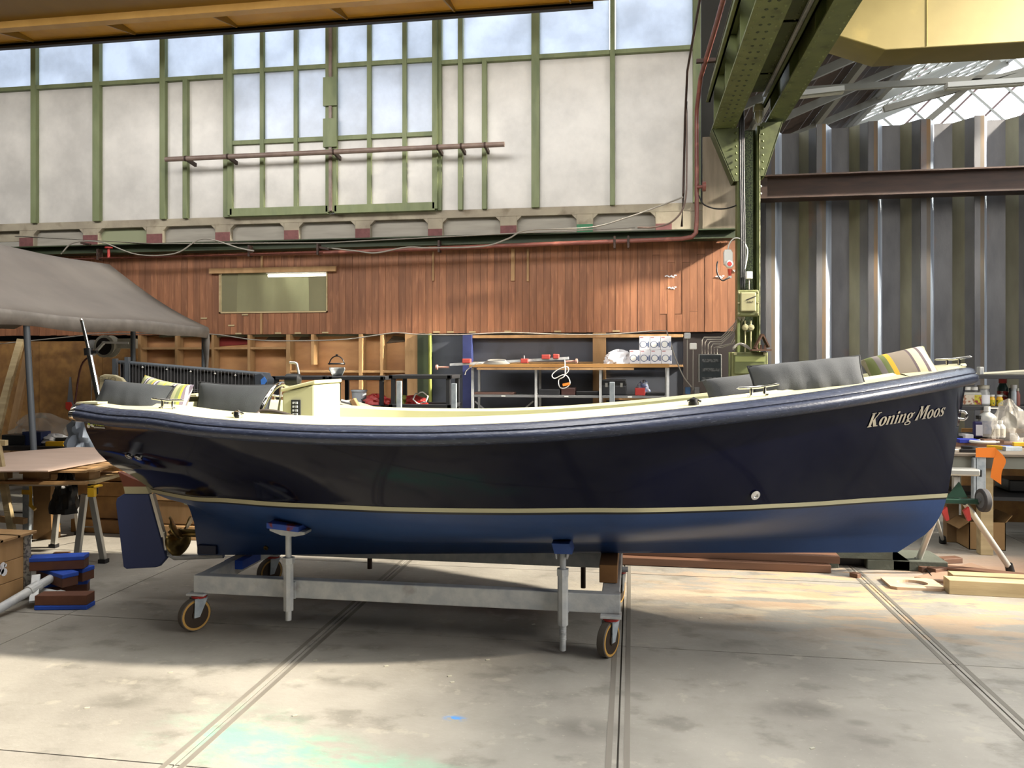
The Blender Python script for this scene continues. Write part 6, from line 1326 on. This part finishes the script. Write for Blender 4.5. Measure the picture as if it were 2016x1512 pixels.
for x in (a.x+.04, b_.x-.04): MB().b(x-.015, x+.015, Yc-.03, Yc-.01, a.z-.035, a.z-.005).obj('clasp', M['boxcream'], t)
MB().b(a.x-.03, a.x-.015, Yc, Yc+.03, .0, a.z).obj('stand_rail', M['gbeam'], t)
# a tangle of cable behind cabinet
mb = MB()
for k in range(3): mb.tube(cat([PY(1443, 684+k*2, 9.1), PY(1455, 676+k, 9.1), PY(1470, 680+k*2, 9.08), PY(1479, 690, 9.08)], 5), .009, 6)
tag(mb.obj('bent_conduit', M['cable'], smooth=60), 'bent grey conduits on top of the olive cabinet', 'conduit')
# nativity like hut
p = PY(1499, 690, 9.0); t = thing('wooden_hut', 'small weathered wooden hut model with leaning roof on the olive cabinet', 'model hut', p)
mh = mat('weathered_hut_wood', '5a3d2e', .8, col2='48301f', sc=12)
a, b_, c = PY(1485, 686, 9.0), PY(1500, 658, 9.0), PY(1513, 684, 9.0)
MB().bm(a, b_, .16, .015, (1, 0, 0)).obj('roof', mh, t); MB().bm(b_, c, .16, .015, (1, 0, 0)).obj('roof', mh, t)
MB().b(PY(1478, 0, 9).x, PY(1516, 0, 9).x, 8.9, 9.1, p.z-.005, p.z+.012).obj('base', mh, t)
for px in (1490, 1498, 1506): x = XY(px, 8.95); MB().lathe([(0, 0), (.018, 0), (.012, .035), (.014, .045), (0, .055)], (x, 8.95, p.z+.012), 8).obj('figure', M['hard'], t, smooth=50)
# meter box with clear door
t, a, b_ = ebox('fuse_box', 'grey fuse box with smoked clear door on the dark board', 1375, 1421, 697, 752, 9.6, .14, mat('grey_fuse_box', '6c6e6c', .5))
MB().b(a.x+.015, b_.x-.01, 9.575, 9.6, b_.z+.01, a.z-.01).obj('smoked_door', M['smoke'], t, bevel=.006)
for k in range(3): z = a.z-.08-.11*k; MB().b(a.x+.04, b_.x-.03, 9.57, 9.576, z-.02, z+.02).obj('breaker_row', mat('dim_breakers', '55585a', .5, col2='2a2d30', sc=40, lo=.5, hi=.52), t)
MB().b(a.x, a.x+.012, 9.57, 9.6, b_.z, a.z).obj('hinge_side', M['alu'], t)
# conduits
mb = MB()
for k in range(6):
    x0 = PY(1382+6*k, 698, 9.7); zz = 664+4.4*k
    if k < 4: pts = [x0, PY(1382+6*k, zz+6, 9.7), PY(1386+6*k, zz, 9.7), PY(1420, zz, 9.7), PY(1444, 640+5*k, 9.5), PY(1458+k*2, 618, 9.2)]
    else: pts = [x0, PY(1382+6*k, 680+k, 9.7), PY(1392+6*k, 674+k*2, 9.7), PY(1432+k*2, 672+k, 9.6), PY(1450+k*2, 640, 9.4), PY(1462+k, 618, 9.2)]
    mb.tube(pts, .007, 6)
tag(mb.obj('conduit_run', M['cable'], smooth=60), 'bundle of grey conduits bending from the fuse box up to the switch box', 'conduit')
for k, (px0, px1, py0, py1, lab) in enumerate(((1358, 1372, 675, 688, 'small white junction box above the fuse box'), (1347, 1360, 655, 667, 'pale square junction box at the plank corner'), (1469, 1482, 534, 549, 'small white box high on the column tray'))):
    t, a, b_ = ebox('junction_box', lab, px0, px1, py0, py1, 9.6 if k < 2 else 9.2, .06, M['white'] if k != 1 else M['galv'])
    MB().cy(((a.x+b_.x)/2, (9.63 if k < 2 else 9.23), b_.z), ((a.x+b_.x)/2, (9.63 if k < 2 else 9.23), b_.z-(.5 if k < 2 else .12)), .007).obj('conduit', M['cable'], t)
for px, lab, m in ((1355, 'blue and white twin socket above the gunwale', mat('blue_socket', '3a5a80', .4)), (1373, 'grey socket next to the blue one', M['shelfst'])):
    t, a, b_ = ebox('wall_socket', lab, px-6, px+5, 762, 776, 9.6, .07, m)
for k, px in enumerate((1467, 1478)):
    q = PY(px, 645, 9.1); t = thing('round_fitting', ('round cast fitting under the switch box, nearer the planks' if k == 0 else 'round cast fitting under the switch box, nearer the piles'), 'fitting', q)
    MB().lathe([(0, -.05), (.03, -.045), (.038, -.01), (.03, .0)], q, 16, 'y').cy(q, q+Vector((0, 0, .08)), .01).cy(q, q+Vector((0, 0, -.3)), .008).obj('body', M['boxcream'], t, smooth=50)
# red and white CEE plug unit hanging
q = PY(1434, 508, 9.35); t = thing('power_socket_unit', 'white hanging power unit with red round socket and plug', 'socket', q)
MB().prism([(q.x-.045, q.z+.10), (q.x+.03, q.z+.10), (q.x+.05, q.z+.06), (q.x+.05, q.z-.08), (q.x-.05, q.z-.08), (q.x-.055, q.z+.06)], 'y', 9.33, 9.43).obj('housing', M['white'], t, bevel=.012)
r_ = PY(1436, 520, 9.32); MB().lathe([(.0, -.03), (.028, -.03), (.045, -.02), (.05, .0)], r_, 20, 'y').obj('socket_rim', M['white'], t, smooth=50); MB().lathe([(0, -.034), (.024, -.034), (.028, -.03)], r_, 16, 'y').obj('socket_face', M['red'], t)
a = PY(1437, 530, 9.34); MB().cy(a, a-Vector((0, 0, .08)), .024, .016).obj('plug', mat('bright_red_plug', 'b5402c', .4), t, smooth=50); MB().cy(a-Vector((0, 0, .08)), a-Vector((0, 0, .105)), .022).obj('plug_collar', M['white'], t, smooth=50)
MB().tube(cat([a-Vector((0, 0, .1)), PY(1432, 548, 9.3), PY(1422, 552, 9.3), PY(1413, 540, 9.3), PY(1411, 525, 9.3), PY(1413, 515, 9.3)], 6), .009, 7).obj('plug_cable', M['cabled'], t, smooth=60)
MB().tube(cat([q+Vector((0, .04, .10)), PY(1436, 480, 9.35), PY(1446, 469, 9.3), PY(1460, 472, 9.28), PY(1471, 490, 9.28), PY(1470, 510, 9.28), PY(1466, 530, 9.28)], 6), .008, 7).obj('supply_cable', M['white'], t, smooth=60)
for k, (px, py, dx) in enumerate(((1320, 544, .07), (1323, 567, .05), (1417, 545, .05), (1447, 533, .02))):
    q = PY(px, py, YW-.006); mb = MB()
    for j in range(5): mb.bm(q+Vector((-dx+.4*dx*j, 0, .012*math.sin(j*2))), q+Vector((-dx+.4*dx*j+.5*dx, 0, .012*math.cos(j*3))), .004, .014)
    o = mb.obj('paper_scrap', M['cardw']); tag(o, ('torn white paper scrap on the planks, %s' % ('upper of the two left of the hanging socket', 'lower of the two left of the hanging socket', 'just under the socket cable', 'smallest, near the column')[k]), 'paper scrap')
# pipes
pr = [PY(-60, 512, 9.6), PY(230, 508, 9.6), PY(620, 497, 9.6), PY(1000, 485, 9.6), PY(1290, 474, 9.6), PY(1355, 471, 9.6)]
zp = PY(800, 491, 9.6).z; pr = [Vector((-9, 9.6, 2.965)), Vector((-4, 9.6, 2.98)), Vector((.60, 9.6, 3.05)), Vector((.72, 9.6, 3.07)), Vector((.77, 9.6, 3.12)), Vector((.78, 9.6, 3.3)), Vector((.78, 9.6, 4.5)), Vector((.78, 9.58, 4.62)), Vector((.80, 9.3, 4.9)), Vector((.86, 8.2, 5.03)), Vector((.95, 2.5, 5.10))]
t = thing('red_pipe', 'oxide red pipe along the planks that bends up beside the glazed wall', 'pipe', (-4, 9.6, 2.98))
MB().tube(pr, .027, 12).obj('pipe', M['redpipe'], t, smooth=60)
for px, py in ((195, 500), (492, 497), (627, 496), (865, 490), (1210, 478), (1237, 476)):
    x = XY(px, 9.6); MB().b(x-.012, x+.012, 9.56, 9.66, 2.95, 3.10).cy((x-.015, 9.6, 3.02), (x+.015, 9.6, 3.02), .042, n=12).obj('pipe_clip', M['rust'], t)
q = PY(214, 489, 9.6); MB().cy((q.x, 9.6, 2.98), (q.x, 9.6, q.z), .018).cy((q.x, 9.6, q.z), (q.x, 9.6, q.z+.02), .05).obj('pipe_valve', M['red'], t, smooth=40)
q = PY(1386, 367, 9.55); MB().cy((.78, 9.58, q.z), (q.x, 9.55, q.z), .02).lathe([(0, -.02), (.06, -.02), (.06, .02), (0, .02)], q, 16, 'x').obj('pipe_branch', M['redpipe'], t, smooth=40)
q = PY(1414, 48, 6.4); MB().lathe([(0, -.012), (.072, -.012), (.072, .012), (0, .012)], (.885, 7.1, 5.04), 24, 'y').obj('flange', mat('deep_red_flange', '6a241c', .5), t, smooth=30)
for y in (8.9, 6.6): MB().b(.72, 1.12, y, y+.05, 4.93, 4.97).obj('pipe_hanger', M['rust'], t)
tag(MB().tube([(.60, 9.6, 3.2), (.62, 9.6, 3.6), (.64, 9.6, 4.5), (.64, 9.2, 4.95), (.66, 7.5, 5.12), (.7, 3, 5.2)], .014, 8).obj('brown_conduit', M['rust'], smooth=60), 'thin brown conduit running up beside the red pipe', 'conduit')
# grey rail in front of the glazed wall
t = thing('hand_rail', 'grey brown pipe rail fixed across the glazed wall frames', 'rail', (-3.7, 9.6, 4.4))
a, b_ = PY(326, 314, 9.6), PY(993, 284, 9.6); MB().cy(a, b_, .033, n=16).obj('rail', M['greyrail'], t, smooth=60)
for px in (366, 449, 657, 862, 908, 955): q = PY(px, 305, 9.6); q = a.lerp(b_, (q.x-a.x)/(b_.x-a.x)); MB().bm(q, q+Vector((0, .24, -.03)), .03, .05).cy(q-Vector((.012, 0, 0)), q+Vector((.012, 0, 0)), .039).obj('rail_bracket', M['rust'], t)
# cables
def cable(label, pts, Y, r=.007, m='cable', n=6): tag(MB().tube(cat([PY(x, y, Y) for x, y in pts], n), r, 6).obj('slack_cable', M[m], smooth=60), label, 'cable')
cable('pale cable sagging along the plank bottoms', [(0, 677), (80, 669), (150, 662), (200, 657), (330, 657), (420, 658), (500, 669), (580, 671), (680, 668), (760, 657), (785, 655), (820, 658), (900, 659), (1000, 655), (1100, 658), (1200, 658), (1300, 651), (1315, 660), (1328, 700), (1345, 740), (1362, 762)], 9.5, .008)
cable('grey cable arching over the red pipe at the tent', [(120, 500), (145, 478), (200, 477), (270, 501), (345, 499), (400, 470), (470, 488), (500, 494)], 9.5, .009)
cable('grey cable swinging from the pipe up towards the concrete band end', [(645, 488), (700, 494), (740, 498), (800, 487), (850, 488), (950, 485), (1000, 470), (1040, 453), (1160, 448), (1230, 430), (1300, 405), (1345, 388)], 9.45, .010)
cable('black cable hanging from the red pipe branch to the column', [(1376, 385), (1385, 402), (1410, 411), (1440, 408), (1478, 390)], 9.4, .009, 'cabled')
tag(MB().tube([PY(30, 465, 9.66), PY(300, 480, 9.66), PY(640, 478, 9.66), PY(900, 465, 9.66), PY(1250, 448, 9.66)], .008, 6).obj('grey_conduit', M['cable'], smooth=60), 'straight thin grey conduit across the concrete niches', 'conduit')
cable('brown strap cable bending down at the concrete band end', [(1352, 200), (1352, 330), (1348, 400), (1325, 435), (1290, 447), (1255, 448)], 9.5, .012, 'greyrail')
for px, py in ((160, 478), (628, 487)):
    q = PY(px, py, 9.6); tag(MB().bm(q, q+Vector((.14, 0, -.03)), .04, .03).obj('roof_bracket', M['rust'], bevel=.004), 'small rusty bracket on the pipe, %s' % ('over the tent' if px < 200 else 'over the office window'), 'bracket')
S.view_layers[0].update() if hasattr(S.view_layers[0], 'update') else None
